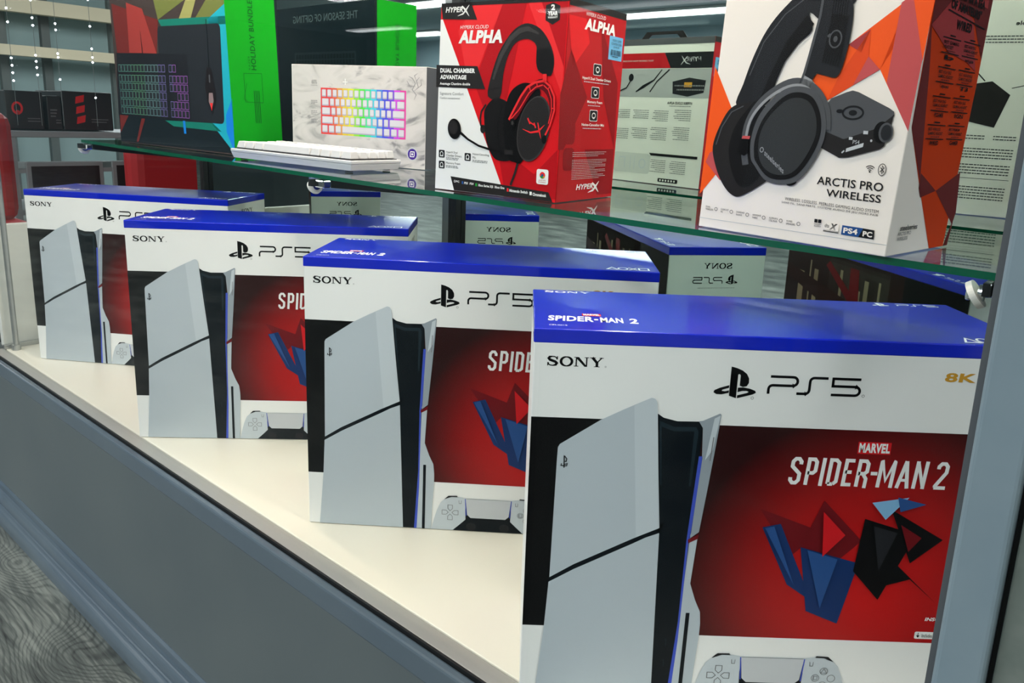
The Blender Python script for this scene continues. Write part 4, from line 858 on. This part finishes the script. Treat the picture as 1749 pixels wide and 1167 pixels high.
# mezzanine beams and shopfront glazing at the far left of the shop
for k, (y0, y1, za, zb, lb) in enumerate(((1.4, 5.0, 1.30, 1.42, 'upper cream beam of the far left shopfront'), (1.4, 4.4, .93, 1.02, 'lower cream beam of the far left shopfront'))):
    mb = MB(); mb.box((-8.1, y0, za), (-8, y1, zb), cream); tag(mb.build('beam'), lb, 'beam')
gz = mat('far_glazing', (150, 172, 172), .25); fm = mat('far_frame', (92, 100, 98), .5)
t = empty('shopfront', 'grey framed shopfront glazing far beyond the glass end of the case', 'shopfront', (-8.3, 1.2, FZ))
mb = MB(); mb.box((0, 0, 0), (.02, 4.2, 2.5), gz); mb.build('glazing', t)
for y in (.1, 1.15, 1.5, 2.1, 2.7, 3.4, 4.1):
    mb = MB(); mb.box((.02, y, 0), (.08, y + .07, 2.5), fm); mb.build('mullion', t)
# strings of small white lights hanging past the end glass
bulb = mat('bulb_white', (235, 242, 255), .5, emit=14); wire = mat('thin_wire', (120, 126, 126), .5)
STR = [(-2.9, .86, (38, 60, 118, 130, 142, 155)), (-2.9, .93, (24, 52, 64, 112, 122, 132, 144)), (-3.0, 1.03, (60, 70, 108, 114, 150)), (-3.0, 1.14, (20, 62, 98, 112, 120, 178)), (-2.8, 1.14, (12, 40, 92, 108, 118, 126, 140)), (-2.8, 1.2, (50, 66, 96, 102, 120, 126, 134, 180))]
for k, (x, y, ys) in enumerate(STR):
    t = empty('string_light', ('first', 'second', 'third', 'fourth', 'fifth', 'sixth')[k] + ' hanging string of tiny white lights from the left edge', 'string lights', (x, y, CZ), group='hanging light strings')
    mb = MB(); mb.cyl((0, 0, -CZ + .45), (0, 0, 0), .0007, wire, 5); mb.build('wire', t)
    for py in ys:
        z = .52 + (192 - py) / 1300 * (-.6246 * x + .7508 * y)
        mb = MB(); mb.ball((0, 0, z - CZ), .0032, bulb, 8); mb.build('bulb', t)

# furniture behind the viewer, seen in the mirror
def wall_unit(x, y, w_, label, tone):
    t = empty('shelving_unit', label, 'shelving unit', (x, y, FZ), group='shelving units along the front wall')
    m = mat('unit_' + tone, (96, 112, 112) if tone == 'teal' else (150, 158, 158), .5)
    mb = MB(); mb.box((0, 0, 0), (.04, .4, 1.5), m); mb.box((w_ - .04, 0, 0), (w_, .4, 1.5), m); mb.box((.04, 0, 0), (w_ - .04, .03, 1.5), m); mb.build('case', t)
    for k in range(4):
        mb = MB(); mb.box((.04, .03, .1 + k * .4), (w_ - .04, .4, .13 + k * .4), m); mb.build('shelf_board', t)
for k, (x, y) in enumerate(((-7.6, -6.5), (-5.2, -6.5), (-2.8, -6.5), (-.4, -6.5))):
    wall_unit(x, y, 1.8, ('leftmost', 'second', 'third', 'rightmost')[k] + ' grey open shelving unit behind the viewer, seen only in the mirror', 'teal' if k % 2 else 'grey')

t = empty('floor_sign', 'white NO ENTRY floor sign on a post behind the viewer, facing the display window', 'sign', (-.845, -.95, FZ))
sw = mat('sign_white', (236, 240, 242), .5); sb = mat('sign_blue', (16, 26, 84), .5)
mb = MB(); mb.box((-.20, -.006, .24), (.20, .006, .52), sw, .003); mb.build('board', t)
a = Art(lambda u, v, o: (-u, .006 + o, v)); a.lay = 6
a.stroke([(-150, 322), (150, 322), (150, 452), (-150, 452)], 9, sb, True); a.text('NO ENTRY', -125, 352, 125, 422, sb, .02); a.build('lettering', t)
mb = MB(); mb.cyl((0, -.012, .012), (0, -.012, .5), .009, dark_m); mb.build('post', t)
mb = MB(); mb.cyl((0, -.012, 0), (0, -.012, .014), .15, dark_m, 32); mb.build('base', t)

# a dark sales counter, seen in the mirror under the glass shelf
t = empty('sales_counter', 'long dark sales counter reflected in the mirror below the glass shelf', 'counter', (-6.9, -2.2, FZ))
cm = mat('counter_slate', (34, 46, 50), .5)
mb = MB(); mb.box((0, 0, .06), (1.75, .58, .62), cm, .004); mb.build('body', t)
mb = MB(); mb.box((-.02, -.02, .6205), (1.77, .60, .65), mat('counter_top_grey', (70, 84, 88), .4), .004); mb.build('counter_top', t)
mb = MB(); mb.box((.03, .03, 0), (1.72, .54, .0595), dark_m); mb.build('plinth', t)
